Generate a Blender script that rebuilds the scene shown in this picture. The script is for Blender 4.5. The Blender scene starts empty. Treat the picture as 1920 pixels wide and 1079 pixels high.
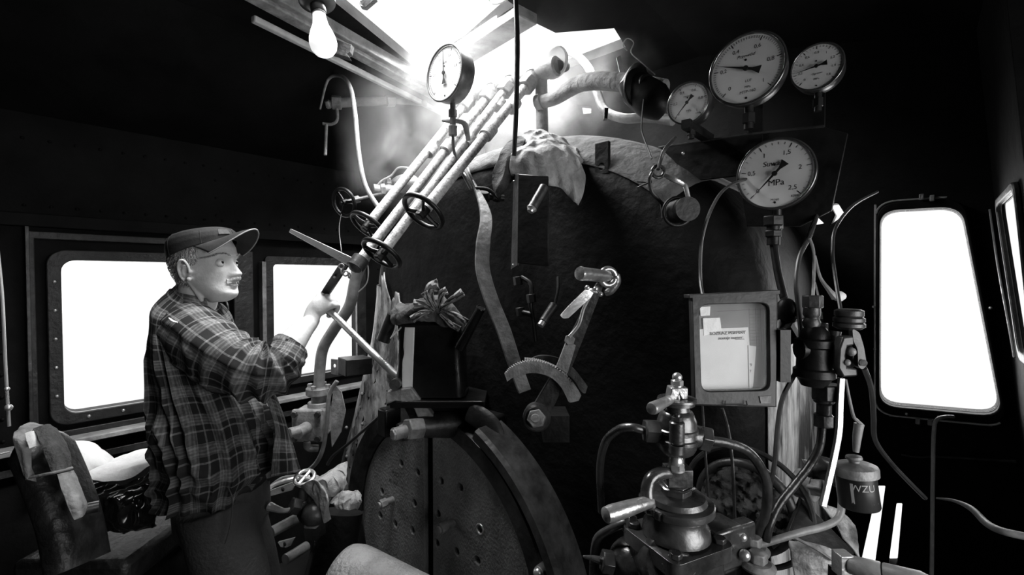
import bpy, bmesh, math, random
from mathutils import Vector, Matrix, noise
random.seed(7)
SC = bpy.context.scene
COL = SC.collection
PI = math.pi
V = Vector
# ---------------------------------------------------------------- camera
# world: X across the footplate, Y forward along the boiler, Z up, cab floor at z = 0
FPX = 853.0
CAMP = V((0, 0, 1.58))
YAW, PIT = math.radians(42), math.atan(20/853)
CF = V((-math.sin(YAW)*math.cos(PIT), math.cos(YAW)*math.cos(PIT), -math.sin(PIT)))
CR = V((math.cos(YAW), math.sin(YAW), 0))
CU = CR.cross(CF)
cam = bpy.data.cameras.new('camera')
cam.lens = 36.0*FPX/1920; cam.sensor_width = 36; cam.clip_start = 0.02
camo = bpy.data.objects.new('camera', cam)
M = Matrix((CR, CU, -CF)).transposed().to_4x4(); M.translation = CAMP
camo.matrix_world = M
COL.objects.link(camo); SC.camera = camo
# ---------------------------------------------------------------- world and light
SC.view_settings.view_transform = 'Standard'
SC.view_settings.look = 'None'
SC.view_settings.gamma = 1.0
SC.view_settings.use_curve_mapping = False
SC.view_settings.exposure = 0.0
w = bpy.data.worlds.new('overcast_sky'); SC.world = w; w.use_nodes = True
w.node_tree.nodes['Background'].inputs[0].default_value = (1, 1, 1, 1)
w.node_tree.nodes['Background'].inputs[1].default_value = 1.15
def area(name, loc, direction, sx, sy, power, portal=False, spread=180):
    l = bpy.data.lights.new(name, 'AREA'); l.shape = 'RECTANGLE'; l.size = sx; l.size_y = sy; l.energy = power
    l.spread = math.radians(spread)
    if portal: l.cycles.is_portal = True
    o = bpy.data.objects.new(name, l); COL.objects.link(o)
    o.location = loc; o.rotation_euler = V(direction).to_track_quat('-Z', 'Y').to_euler()
    return o
# bright sky over the roof hatch, and the sky at each window
area('hatch_daylight', (-1.36, 1.10, 3.0), (0.0, -0.03, -1), 1.2, 1.6, 290)
area('window_daylight_side', (-3.0, 0.35, 1.55), (1, 0.05, -0.10), 0.9, 0.9, 10)
area('window_daylight_side_forward', (-3.0, 1.2, 1.55), (1, -0.2, -0.10), 0.9, 0.9, 7)
area('window_daylight_front', (0.02, 2.35, 1.6), (-0.2, -1, -0.1), 0.7, 0.9, 14)
area('window_daylight_right', (1.25, 0.68, 1.42), (-1, 0.0, 0.03), 1.25, 0.9, 28)

# ---------------------------------------------------------------- pixel rays (1920 x 1079) to world points
def Q(px, py, d):
    return CAMP + CF*d + CR*((px-960)/FPX*d) + CU*((539.5-py)/FPX*d)
def proj(p):
    q = V(p)-CAMP; d = q.dot(CF); return 960+q.dot(CR)/d*FPX, 539.5-q.dot(CU)/d*FPX
def _ray(px, py): return CF + CR*((px-960)/FPX) + CU*((539.5-py)/FPX)
def onY(px, py, Y): r = _ray(px, py); return CAMP + r*((Y-CAMP.y)/r.y)
def onX(px, py, X): r = _ray(px, py); return CAMP + r*((X-CAMP.x)/r.x)
def onZ(px, py, Z): r = _ray(px, py); return CAMP + r*((Z-CAMP.z)/r.z)
# ---------------------------------------------------------------- materials
MATS = {}
def mat(name, c0, c1=None, scale=8, rough=0.5, metal=0.0, bump=0.0, bscale=None, detail=6, lo=0.35, hi=0.65, stretch=None, spec=0.5, rv=0.0):
    m = bpy.data.materials.new(name); m.use_nodes = True; MATS[name] = m
    nt = m.node_tree; N = nt.nodes; L = nt.links; b = N['Principled BSDF']
    b.inputs['Roughness'].default_value = rough; b.inputs['Metallic'].default_value = metal
    b.inputs['Specular IOR Level'].default_value = spec
    b.inputs['Base Color'].default_value = (c0, c0, c0, 1)
    tc = N.new('ShaderNodeTexCoord'); out = tc.outputs['Object']
    if stretch:
        mp = N.new('ShaderNodeMapping'); mp.inputs['Scale'].default_value = stretch
        L.new(out, mp.inputs['Vector']); out = mp.outputs['Vector']
    if c1 is not None:
        n = N.new('ShaderNodeTexNoise'); n.inputs['Scale'].default_value = scale; n.inputs['Detail'].default_value = detail
        n.inputs['Roughness'].default_value = 0.65
        L.new(out, n.inputs['Vector'])
        r = N.new('ShaderNodeValToRGB'); r.color_ramp.elements[0].position = lo; r.color_ramp.elements[1].position = hi
        r.color_ramp.elements[0].color = (c0, c0, c0, 1); r.color_ramp.elements[1].color = (c1, c1, c1, 1)
        L.new(n.outputs['Fac'], r.inputs['Fac']); L.new(r.outputs['Color'], b.inputs['Base Color'])
        if rv:
            ma = N.new('ShaderNodeMapRange'); ma.inputs['To Min'].default_value = rough-rv; ma.inputs['To Max'].default_value = rough+rv
            ma.inputs['From Min'].default_value = lo; ma.inputs['From Max'].default_value = hi
            L.new(n.outputs['Fac'], ma.inputs['Value']); L.new(ma.outputs['Result'], b.inputs['Roughness'])
    if bump:
        n2 = N.new('ShaderNodeTexNoise'); n2.inputs['Scale'].default_value = bscale or scale*3; n2.inputs['Detail'].default_value = 5
        L.new(out, n2.inputs['Vector'])
        bp = N.new('ShaderNodeBump'); bp.inputs['Strength'].default_value = min(1, bump); bp.inputs['Distance'].default_value = 0.01*max(1, bump)
        L.new(n2.outputs['Fac'], bp.inputs['Height']); L.new(bp.outputs['Normal'], b.inputs['Normal'])
    return m
wall_m = mat('sooty_cab_paint', .003, .008, spec=.12, scale=6, rough=.7, bump=.3, bscale=30)
frame_m = mat('painted_window_frame', .008, .028, scale=14, rough=.45, bump=.4, bscale=50)
ledge_m = mat('worn_wood_ledge', .22, .45, scale=12, rough=.6, bump=.5, bscale=40)
floor_m = mat('oily_floor', .006, .02, scale=5, rough=.5, bump=.3)
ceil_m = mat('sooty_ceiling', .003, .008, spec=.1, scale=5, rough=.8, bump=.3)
hatchwood_m = mat('dusty_hatch_timber', .10, .30, scale=7, rough=.8, bump=.5, bscale=40)
boiler_m = mat('sooty_boiler_plate', .002, .010, spec=.12, scale=5, rough=.62, bump=.6, bscale=26)
shoulder_m = mat('dusty_boiler_shoulder', .05, .22, scale=6, rough=.85, bump=1.0, bscale=30, lo=.3, hi=.75)
peel_m = mat('peeling_lagging_paint', .03, .6, scale=6, rough=.5, bump=1.0, bscale=22, lo=.44, hi=.66, stretch=(1.6, 1.6, .55))
door_m = mat('firedoor_iron', .13, .36, scale=7, rough=.6, metal=.2, bump=.7, bscale=110, lo=.3, hi=.7, stretch=(1.3, 1, .8))
iron_m = mat('black_iron', .004, .014, spec=.3, scale=12, rough=.42, metal=.15, bump=.15, bscale=50)
midiron_m = mat('worn_dark_iron', .025, .085, scale=16, rough=.42, metal=.5, bump=.2, bscale=60)
greyiron_m = mat('dusty_grey_iron', .12, .32, scale=18, rough=.55, metal=.2, bump=.3, bscale=60)
steel_m = mat('polished_steel', .6, .75, scale=9, rough=.3, metal=.8, bump=.08, bscale=90, rv=.04)
rod_m = mat('flaking_painted_rod', .14, .42, scale=90, rough=.6, bump=.3, bscale=160, lo=.36, hi=.52, detail=9)
cast_m = mat('oily_cast_valve', .07, .16, scale=14, rough=.3, metal=.75, bump=.12, bscale=60, rv=.08)
worn_m = mat('worn_lit_casting', .08, .55, scale=9, rough=.5, metal=.2, bump=.5, bscale=40, lo=.42, hi=.62)  # worn casting, paled further to paint its lit patch
casefr_m = mat('document_frame_paint', .006, .02, scale=16, rough=.5, bump=.15)
handle_m = mat('hand_worn_steel', .35, .6, scale=40, rough=.3, metal=.8, bump=.15, bscale=90)
pipe_m = mat('painted_grey_pipe', .16, .30, scale=20, rough=.45, bump=.2, bscale=60)
lag_m = mat('lagged_pipe_bandage', .22, .42, scale=14, rough=.9, bump=.8, bscale=40)
dpipe_m = mat('dark_oily_pipe', .02, .07, scale=20, rough=.3, metal=.5, bump=.2)
cable_m = mat('dark_cable', .02, .05, scale=20, rough=.4)
pale_m = mat('pale_wire', .35, .5, scale=20, rough=.5)
dialw_m = mat('hatch_lit_dial_white', .45, .55, scale=9, rough=.6)  # dial white for the gauge by the hatch, toned to its light
dial_m = mat('dim_lit_dial_white', .58, .68, scale=9, rough=.6)  # same dial white, toned for the weaker light on the right
ink_m = mat('dial_black_ink', .008, rough=.5)
case_m = mat('gauge_case_black', .015, .03, scale=20, rough=.3, metal=.3)
rim_m = mat('gauge_rim_metal', .10, .2, scale=20, rough=.22, metal=.8)
greycase_m = mat('gauge_case_grey', .06, .14, scale=20, rough=.4, metal=.3)
rag_m = mat('grimy_rag', .18, .44, scale=10, rough=.95, bump=.6, bscale=60)
darkrag_m = mat('oily_dark_rag', .03, .09, scale=10, rough=.9, bump=.6, bscale=60)
cloth_m = mat('bleached_cloth', .7, .85, scale=8, rough=.95, bump=.4, bscale=50)
leather_m = mat('cracked_seat_leather', .008, .03, scale=12, rough=.45, bump=.6, bscale=40)
felt_m = mat('brown_felt_pad', .05, .10, scale=30, rough=.95, bump=.6, bscale=120)
skin_m = mat('skin', .42, .50, spec=.3, scale=30, rough=.62, bump=.12, bscale=120)
hair_m = mat('grey_hair', .18, .5, scale=160, rough=.6, bump=1, bscale=300, stretch=(1, 1, .3))
stache_m = mat('pale_moustache', .3, .58, scale=160, rough=.6)
trouser_m = mat('dark_trousers', .025, .045, scale=8, rough=.85, bump=.4, bscale=90)
cap_m = mat('dark_cap_cloth', .02, .035, spec=.2, scale=20, rough=.9, bump=.1, bscale=160)
brim_m = mat('cap_brim_edging', .18, .24, scale=20, rough=.8)
eye_m = mat('eye_white', .7, rough=.2)
iris_m = mat('dark_iris', .01, rough=.1)
lip_m = mat('lips', .3, rough=.45)
boot_m = mat('black_boots', .015, rough=.4)
paper_m = mat('typed_paper', .52, .66, scale=6, rough=.7)
greypaper_m = mat('grey_form_paper', .12, .20, scale=10, rough=.7)
can_m = mat('oilcan_blackened', .012, .03, scale=7, rough=.22, metal=.4, bump=.25, bscale=10)
canside_m = mat('oilcan_lit_side', .75, .88, scale=9, rough=.4, metal=0.0, bump=.15, bscale=10)  # window light on the can's left face put into the colour
dimrag_m = mat('dim_grimy_rag', .10, .28, scale=12, rough=.95, bump=.4, bscale=60)
tin_m = mat('tin_lid_dusty', .16, .30, scale=20, rough=.55, metal=.3, bump=.3)
label_m = mat('tin_label_dark', .012, .03, scale=12, rough=.35)
labelw_m = mat('tin_label_white', .35, .5, scale=20, rough=.4)
socket_m = mat('black_bakelite', .015, rough=.3)
wood_m = mat('charred_wood', .03, .08, scale=14, rough=.8, bump=.5, bscale=60)
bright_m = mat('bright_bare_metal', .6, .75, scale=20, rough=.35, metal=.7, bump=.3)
hole_m = mat('hole_shade_black', .004, rough=.9)  # flat black painting the shade inside holes
def glassmat(name, alpha, rough=.05, tint=1.0):
    m = bpy.data.materials.new(name); m.use_nodes = True; nt = m.node_tree; nt.nodes.clear()
    o = nt.nodes.new('ShaderNodeOutputMaterial'); mx = nt.nodes.new('ShaderNodeMixShader')
    t = nt.nodes.new('ShaderNodeBsdfTransparent'); g = nt.nodes.new('ShaderNodeBsdfGlossy')
    g.inputs['Roughness'].default_value = rough; t.inputs[0].default_value = (tint, tint, tint, 1)
    mx.inputs[0].default_value = alpha
    nt.links.new(t.outputs[0], mx.inputs[1]); nt.links.new(g.outputs[0], mx.inputs[2]); nt.links.new(mx.outputs[0], o.inputs[0])
    return m
glass_m = glassmat('window_glass', .05)
gglass_m = glassmat('instrument_glass', .03)
dglass_m = glassmat('document_glass', .008, rough=.15)
def bulbmat():
    m = bpy.data.materials.new('frosted_bulb'); m.use_nodes = True; b = m.node_tree.nodes['Principled BSDF']
    b.inputs['Base Color'].default_value = (.9, .9, .9, 1); b.inputs['Roughness'].default_value = .3
    b.inputs['Emission Color'].default_value = (1, 1, 1, 1); b.inputs['Emission Strength'].default_value = .8
    return m
bulb_m = bulbmat()
def plaid():
    m = bpy.data.materials.new('plaid_flannel'); m.use_nodes = True; nt = m.node_tree; N = nt.nodes; L = nt.links; b = N['Principled BSDF']
    b.inputs['Roughness'].default_value = .9; b.inputs['Specular IOR Level'].default_value = .2
    uv = N.new('ShaderNodeUVMap'); uv.uv_map = 'UVMap'; sp = N.new('ShaderNodeSeparateXYZ'); L.new(uv.outputs[0], sp.inputs[0])
    def band(sock, period, width, phase=0.0):
        a = N.new('ShaderNodeMath'); a.operation = 'MULTIPLY_ADD'; L.new(sock, a.inputs[0]); a.inputs[1].default_value = 1/period; a.inputs[2].default_value = phase
        f = N.new('ShaderNodeMath'); f.operation = 'FRACT'; L.new(a.outputs[0], f.inputs[0])
        c = N.new('ShaderNodeMath'); c.operation = 'LESS_THAN'; L.new(f.outputs[0], c.inputs[0]); c.inputs[1].default_value = width
        return c.outputs[0]
    def mul(a, k):
        q = N.new('ShaderNodeMath'); q.operation = 'MULTIPLY'; L.new(a, q.inputs[0])
        if isinstance(k, float): q.inputs[1].default_value = k
        else: L.new(k, q.inputs[1])
        return q.outputs[0]
    def add(a, c):
        q = N.new('ShaderNodeMath'); q.operation = 'ADD'; L.new(a, q.inputs[0]); L.new(c, q.inputs[1]); return q.outputs[0]
    parts = []
    for k, s in enumerate((sp.outputs[0], sp.outputs[1])):
        wide = band(s, .085, .40, .1*k); fine = band(s, .009, .45)
        parts.append(add(mul(wide, .22), mul(mul(wide, fine), .2)))
        parts.append(mul(band(s, .085, .06, .33), .42))
    tot = add(add(parts[0], parts[1]), add(parts[2], parts[3]))
    n = N.new('ShaderNodeTexNoise'); n.inputs['Scale'].default_value = 90; L.new(uv.outputs[0], n.inputs[0])
    r = N.new('ShaderNodeMapRange'); r.inputs['From Max'].default_value = 1.6; r.inputs['To Min'].default_value = .014; r.inputs['To Max'].default_value = .34
    L.new(mul(tot, n.outputs['Fac']), r.inputs['Value'])
    r.inputs['From Max'].default_value = .9
    cb = N.new('ShaderNodeCombineColor'); [L.new(r.outputs[0], cb.inputs[i]) for i in range(3)]
    L.new(cb.outputs[0], b.inputs['Base Color'])
    bp = N.new('ShaderNodeBump'); bp.inputs['Strength'].default_value = .4; bp.inputs['Distance'].default_value = .004
    n2 = N.new('ShaderNodeTexNoise'); n2.inputs['Scale'].default_value = 35; L.new(uv.outputs[0], n2.inputs[0])
    L.new(n2.outputs['Fac'], bp.inputs['Height']); L.new(bp.outputs['Normal'], b.inputs['Normal'])
    return m
plaid_m = plaid()
# ---------------------------------------------------------------- mesh builder
def frame(axis, hint=None):
    a = V(axis).normalized()
    h = V(hint) if hint is not None else (V((0, 0, 1)) if abs(a.z) < .9 else V((1, 0, 0)))
    u = (h - a*h.dot(a)).normalized()
    return a, u, a.cross(u)
def catmull(P, n):
    if len(P) < 3 or n < 2: return list(P)
    out = []
    for i in range(len(P)-1):
        p0 = P[max(i-1, 0)]; p1 = P[i]; p2 = P[i+1]; p3 = P[min(i+2, len(P)-1)]
        for k in range(n):
            t = k/n
            out.append(.5*((2*p1) + (p2-p0)*t + (2*p0-5*p1+4*p2-p3)*t*t + (3*p1-p0-3*p2+p3)*t**3))
    out.append(P[-1]); return out
def fill(loops, nrm):
    bm = bmesh.new(); vs = []
    for l in loops:
        q = [bm.verts.new(p) for p in l]; vs += q
        for i in range(len(q)): bm.edges.new((q[i-1], q[i]))
    bm.verts.index_update()
    bmesh.ops.triangle_fill(bm, use_beauty=True, edges=bm.edges[:], normal=V(nrm).normalized())
    out = [tuple(v.index for v in f.verts) for f in bm.faces]; bm.free(); return out
class MB:
    def __init__(s): s.v = []; s.f = []; s.uv = {}
    def quadstrip(s, rings, closed=True, cap=True, uvs=None):
        b = len(s.v); n = len(rings[0])
        for r in rings: s.v += [tuple(p) for p in r]
        m = n if closed else n-1
        for i in range(len(rings)-1):
            for j in range(m):
                k = (j+1) % n
                s.f.append((b+i*n+j, b+i*n+k, b+(i+1)*n+k, b+(i+1)*n+j))
                if uvs: s.uv[len(s.f)-1] = (uvs(i, j), uvs(i, j+1), uvs(i+1, j+1), uvs(i+1, j))
        if cap and closed:
            s.f.append(tuple(b+j for j in reversed(range(n))))
            e = b+(len(rings)-1)*n; s.f.append(tuple(e+j for j in range(n)))
        return s
    def lathe(s, p0, axis, prof, seg=24, hint=None, cap=True, phase=0):
        a, u, w = frame(axis, hint); p0 = V(p0); rings = []
        for h, r in prof:
            c = p0+a*h
            rings.append([c+(u*math.cos(phase+2*PI*j/seg)+w*math.sin(phase+2*PI*j/seg))*max(r, 1e-5) for j in range(seg)])
        return s.quadstrip(rings, cap=cap)
    def cyl(s, p0, p1, r, r1=None, seg=20, cham=0):
        p0 = V(p0); p1 = V(p1); L = (p1-p0).length; r1 = r if r1 is None else r1
        if cham: pr = [(0, r-cham), (cham, r), (L-cham, r1), (L, r1-cham)]
        else: pr = [(0, r), (L, r1)]
        return s.lathe(p0, p1-p0, pr, seg)
    def hex(s, p0, p1, r, seg=6, phase=.3):
        p0 = V(p0); p1 = V(p1); L = (p1-p0).length; c = r*.12
        return s.lathe(p0, p1-p0, [(0, r-c), (c*.7, r), (L-c*.7, r), (L, r-c)], seg, phase=phase)
    def tube(s, P, r, seg=10, n=6, hint=None, flat=1.0, ends=True):
        P = [V(p) for p in P]; m = len(P)
        R = r if isinstance(r, (list, tuple)) else [r]*m
        C = catmull(P, n); k = len(C)
        RR = []
        for i in range(k):
            t = i/(k-1)*(m-1); j = min(int(t), m-2); RR.append(R[j]*(1-(t-j))+R[j+1]*(t-j))
        T = [(C[min(i+1, k-1)]-C[max(i-1, 0)]).normalized() for i in range(k)]
        a, u, w = frame(T[0], hint); rings = []
        for i in range(k):
            u = (u-T[i]*u.dot(T[i])).normalized(); w = T[i].cross(u)
            rings.append([C[i]+(u*math.cos(2*PI*j/seg)+w*math.sin(2*PI*j/seg)*flat)*RR[i] for j in range(seg)])
        return s.quadstrip(rings)
    def sphere(s, c, r, seg=20, rings=12, sc=(1, 1, 1), axes=None):
        A = axes or (V((1, 0, 0)), V((0, 1, 0)), V((0, 0, 1))); c = V(c)
        rr = []
        for i in range(1, rings):
            t = PI*i/rings
            rr.append([c+A[0]*(r*sc[0]*math.sin(t)*math.cos(2*PI*j/seg))+A[1]*(r*sc[1]*math.sin(t)*math.sin(2*PI*j/seg))+A[2]*(r*sc[2]*math.cos(t)) for j in range(seg)])
        return s.quadstrip(list(reversed(rr)))
    def torus(s, c, axis, R, r, seg=48, sseg=12, a0=0, a1=2*PI, hint=None):
        a, u, w = frame(axis, hint); c = V(c); full = abs(a1-a0-2*PI) < 1e-6
        n = seg; rings = []
        for i in range(n+1):
            t = a0+(a1-a0)*i/n; d = u*math.cos(t)+w*math.sin(t)
            rings.append([c+d*R+(d*math.cos(2*PI*j/sseg)+a*math.sin(2*PI*j/sseg))*r for j in range(sseg)])
        return s.quadstrip(rings, cap=not full)
    def box(s, c, size, A=None):
        A = A or (V((1, 0, 0)), V((0, 1, 0)), V((0, 0, 1))); c = V(c); hx, hy, hz = [q/2 for q in size]
        b = len(s.v)
        for x in (-hx, hx):
            for y in (-hy, hy):
                for z in (-hz, hz): s.v.append(tuple(c+A[0]*x+A[1]*y+A[2]*z))
        for q in ((0, 1, 3, 2), (4, 6, 7, 5), (0, 4, 5, 1), (2, 3, 7, 6), (0, 2, 6, 4), (1, 5, 7, 3)): s.f.append(tuple(b+i for i in q))
        return s
    def plate(s, loops, thick):
        """polygon (first loop) with holes (other loops) of 3-D points, extruded by a vector"""
        thick = V(thick); loops = [[V(p) for p in l] for l in loops]
        flat = [p for l in loops for p in l]; tris = fill(loops, thick); b = len(s.v); n = len(flat)
        s.v += [tuple(p) for p in flat]+[tuple(p+thick) for p in flat]
        for t in tris:
            if isinstance(t[0], int): i, j, k = t
            s.f.append((b+i, b+j, b+k)); s.f.append((b+n+k, b+n+j, b+n+i))
        o = 0
        for l in loops:
            m = len(l)
            for j in range(m):
                k = (j+1) % m; s.f.append((b+o+j, b+o+k, b+n+o+k, b+n+o+j))
            o += m
        return s
    def sheet(s, fn, nu, nv):
        b = len(s.v)
        for i in range(nu+1):
            for j in range(nv+1): s.v.append(tuple(fn(i/nu, j/nv)))
        for i in range(nu):
            for j in range(nv):
                a = b+i*(nv+1)+j; s.f.append((a, a+1, a+nv+2, a+nv+1))
        return s
    def text(s, txt, size, org, ux, uy, lift=0.0003, thick=.0002, align='CENTER', shear=0.0, sx=1.0):
        cu = bpy.data.curves.new('t', 'FONT'); cu.body = txt; cu.size = size; cu.align_x = align; cu.align_y = 'CENTER'; cu.shear = shear
        o = bpy.data.objects.new('t', cu); COL.objects.link(o)
        dg = bpy.context.evaluated_depsgraph_get(); me = bpy.data.meshes.new_from_object(o.evaluated_get(dg))
        ux = V(ux); uy = V(uy); nz = ux.cross(uy); b = len(s.v)
        for q in me.vertices: s.v.append(tuple(V(org)+ux*q.co.x*sx+uy*q.co.y+nz*lift))
        for p in me.polygons: s.f.append(tuple(b+i for i in p.vertices))
        bpy.data.objects.remove(o); bpy.data.curves.remove(cu); bpy.data.meshes.remove(me)
        return s
    def build(s, name, m, parent=None, smooth=38, bevel=0, org=None, solid=0, sub=0, remesh=0, smo=0):
        me = bpy.data.meshes.new(name)
        n = len(s.v)
        if org is None:
            lo = V([min(p[i] for p in s.v) for i in range(3)]); hi = V([max(p[i] for p in s.v) for i in range(3)])
            org = V(((lo.x+hi.x)/2, (lo.y+hi.y)/2, lo.z))
        org = V(org)
        me.from_pydata([tuple(V(p)-org) for p in s.v], [], s.f); me.validate(clean_customdata=False)
        if s.uv:
            lay = me.uv_layers.new(name='UVMap')
            for p in me.polygons:
                q = s.uv.get(p.index)
                if q:
                    for li, c in zip(p.loop_indices, q): lay.data[li].uv = c
        bm = bmesh.new(); bm.from_mesh(me); bmesh.ops.recalc_face_normals(bm, faces=bm.faces); bm.to_mesh(me); bm.free()
        if smooth:
            for p in me.polygons: p.use_smooth = True
            me.set_sharp_from_angle(angle=math.radians(smooth))
        me.materials.append(m)
        o = bpy.data.objects.new(name, me); COL.objects.link(o)
        o.location = org
        if parent:
            o.parent = parent; base = V(parent.location); pp = parent.parent
            while pp: base += V(pp.location); pp = pp.parent
            o.location = org-base
        if remesh:
            q = o.modifiers.new('r', 'REMESH'); q.mode = 'VOXEL'; q.voxel_size = remesh; q.use_smooth_shade = True
        if smo:
            q = o.modifiers.new('s', 'SMOOTH'); q.iterations = smo; q.factor = .5
        if solid:
            q = o.modifiers.new('t', 'SOLIDIFY'); q.thickness = solid; q.offset = 0
        if bevel:
            q = o.modifiers.new('b', 'BEVEL'); q.width = bevel; q.segments = 2; q.limit_method = 'ANGLE'; q.angle_limit = math.radians(40)
        if sub:
            q = o.modifiers.new('u', 'SUBSURF'); q.levels = sub; q.render_levels = sub
        return o
def tag(o, label=None, cat=None, group=None, kind=None):
    if label: o['label'] = label
    if cat: o['category'] = cat
    if group: o['group'] = group
    if kind: o['kind'] = kind
    return o
def thing(name, loc, label, cat, group=None):
    o = bpy.data.objects.new(name, None); o.empty_display_size = .02; COL.objects.link(o); o.location = V(loc)
    return tag(o, label, cat, group)
def struct(o): o['kind'] = 'structure'; return o
def rrect(x0, y0, x1, y1, r, n=6):
    out = []
    for cx, cy, a in ((x1-r, y1-r, 0), (x0+r, y1-r, 90), (x0+r, y0+r, 180), (x1-r, y0+r, 270)):
        for k in range(n+1):
            t = math.radians(a+90*k/n); out.append((cx+r*math.cos(t), cy+r*math.sin(t)))
    return out
def roundpoly(P, r, n=5):
    out = []; m = len(P)
    for i in range(m):
        p = V(P[i]); a = V(P[i-1])-p; b = V(P[(i+1) % m])-p
        rr = min(r, a.length*.45, b.length*.45); A = p+a.normalized()*rr; B = p+b.normalized()*rr
        for k in range(n+1):
            t = k/n; out.append((1-t)**2*A+2*t*(1-t)*p+t*t*B)
    return out
def fbm(p, s, seed=0): return noise.fractal(V(p)*s+V((seed*7.3, seed*3.1, seed)), 1.0, 2.0, 4)
# ================================================================ the setting
XL = -2.6; YF = 1.95; YBK = -1.4; ZC = 2.5
YB = 1.1
def wallpoly(pts): return [V(p) for p in pts]
b = MB(); b.plate([[(-2.7, YBK, -.05), (.85, YBK, -.05), (.85, 2.1, -.05), (-2.7, 2.1, -.05)]], (0, 0, .05)); struct(b.build('floor', floor_m))
# left wall with two side windows
def yz(pl, X): return [V((X, y, z)) for y, z in pl]
W1 = rrect(.148, 1.02, .540, 1.648, .045); W2 = rrect(.955, 1.02, 1.44, 1.648, .02)
WR = rrect(-1.0, 1.02, -.42, 1.648, .045)
b = MB(); b.plate([yz([(YBK, 0), (YF, 0), (YF, 2.22), (YBK, 2.22)], XL), yz(W1, XL), yz(W2, XL)], (-.05, 0, 0)); struct(b.build('wall_left', wall_m, bevel=.003))
def window(n, loop, outer, X, th):
    b = MB(); b.plate([yz(outer, X), yz(loop, X)], (th, 0, 0)); f = struct(b.build('window_%d' % n, frame_m, bevel=.004))
    g = MB(); g.plate([yz(loop, X-.03)], (-.004, 0, 0)); g.build('pane', glass_m, f)
    return f
w1 = window(1, W1, rrect(.105, .975, .585, 1.69, .06), XL, .022)
w2 = window(2, W2, rrect(.915, .985, 1.50, 1.69, .02), XL, .022)
for k, (y, z) in enumerate([(.127, 1.10+.115*i) for i in range(5)]+[(.22+.11*i, .998) for i in range(4)]):
    MB().sphere((XL+.022, y, z), .0065, 10, 6).build('rivet', bright_m, w1)
# second raised panel frame around window 1, posts and rails
b = MB(); b.plate([yz([(.05, .925), (.66, .925), (.66, 1.76), (.05, 1.76)], XL), yz([(.075, .95), (.63, .95), (.63, 1.73), (.075, 1.73)], XL)], (.012, 0, 0)); struct(b.build('trim_1', frame_m, bevel=.003))
for k in range(7): pass
b = MB(); b.box((XL+.02, .055, 1.25), (.04, .012, 1.1)); struct(b.build('trim_2', midiron_m, bevel=.002))
b = MB(); b.box((XL+.03, .80, 1.28), (.06, .09, .86)); struct(b.build('trim_3', frame_m, bevel=.004))
b = MB(); b.box((XL+.025, .90, 1.33), (.05, .02, .66)); struct(b.build('trim_4', greyiron_m, bevel=.002))
b = MB(); b.box((XL+.04, .62, .915), (.08, 1.75, .022)); struct(b.build('trim_5', ledge_m, bevel=.004))
b = MB(); b.box((XL+.02, .62, .83), (.03, 1.75, .03)); struct(b.build('trim_6', midiron_m, bevel=.003))
b = MB()
b.box((XL+.025, .35, 1.80), (.05, 2.6, .05)); struct(b.build('trim_7', wall_m, bevel=.003))
# rivet rows of the left wall plates
b = MB()
for y in (-.02, .70, 1.6):
    for k in range(14): b.sphere((XL, y, .95+.085*k), .007, 8, 5)
for z in (1.86, 2.12):
    for k in range(26): b.sphere((XL, -.1+.075*k, z), .007, 8, 5)
struct(b.build('trim_8', wall_m))
# front wall with the spectacle window, gap holes and slits cut through to daylight
ra = V((.206, YF, 1.24)); rb = V((.156, YF, 1.80)); rs = (rb-ra)/(rb.z-ra.z)
def RW(y, z): p = ra+rs*(z-ra.z); return V((p.x, y, z))
def pl(px, Y=YF): return [onY(x, y, Y) for x, y in px]
SP = roundpoly(pl([(1651, 397), (1802, 389), (1878, 778), (1650, 758)]), .05, 7)
H1 = pl([(1556, 383), (1571, 381), (1584, 402), (1558, 421), (1566, 403)]); H2 = pl([(1511, 399), (1529, 396), (1531, 406), (1545, 419), (1528, 422), (1522, 408), (1515, 409)])
SL1 = pl([(1646, 912), (1660, 912), (1632, 1120), (1600, 1120)]); SL2 = pl([(1681, 945), (1692, 945), (1682, 1060), (1666, 1060)])
SL3 = pl([(1082, 197), (1108, 200), (1108, 212), (1085, 215)]); SL4 = pl([(783, 165), (800, 168), (797, 186), (781, 187)])
b = MB(); b.plate([[(-2.65, YF, 0), (RW(YF, 0).x+.004, YF, 0), (RW(YF, 2.55).x+.004, YF, 2.55), (-2.65, YF, 2.55)], SP, H1, H2, SL1, SL2, SL3, SL4], (0, .05, 0)); struct(b.build('wall_front', wall_m, bevel=.003))
def grow(P, g):
    c = sum((V(p) for p in P), V())/len(P); return [V(p)+(V(p)-c).normalized()*g for p in P]
b = MB(); b.plate([[p-V((0, .0, 0)) for p in grow(SP, .026)], SP], (0, -.03, 0)); w3 = struct(b.build('window_3', wall_m, bevel=.005))
MB().plate([[p+V((0, .02, 0)) for p in SP]], (0, .004, 0)).build('pane', glass_m, w3)
b = MB()
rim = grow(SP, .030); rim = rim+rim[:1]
MB().tube([p-V((0, .028, 0)) for p in rim[20:31]]+[rim[31]-V((0, .028, 0))], .003, 6, 2).build('worn_lit_edge', bright_m, w3)
rl_ = list(range(27, 32))+list(range(0, 10)); MB().tube([rim[i_]-V((0, .028, 0)) for i_ in rl_], .0032, 6, 2).build('worn_lit_edge', bright_m, w3)  # bright tube painting in the highlight on the worn frame's left and top
for (x, y) in ((1638, 576), (1857, 578), (1640, 655), (1760, 782), (1700, 777)):
    MB().sphere(onY(x, y, YF-.03), .0045, 10, 6).build('lit_screw_hole', bright_m, w3)  # bright beads standing in for daylight through screw holes
for (x, y) in ((1728, 370), (1748, 372), (1721, 790), (1744, 792)):
    p = onY(x, y, YF-.03); MB().box(p, (.012, .02, .018)).build('hinge_lug', greyiron_m, w3, bevel=.002)
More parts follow.
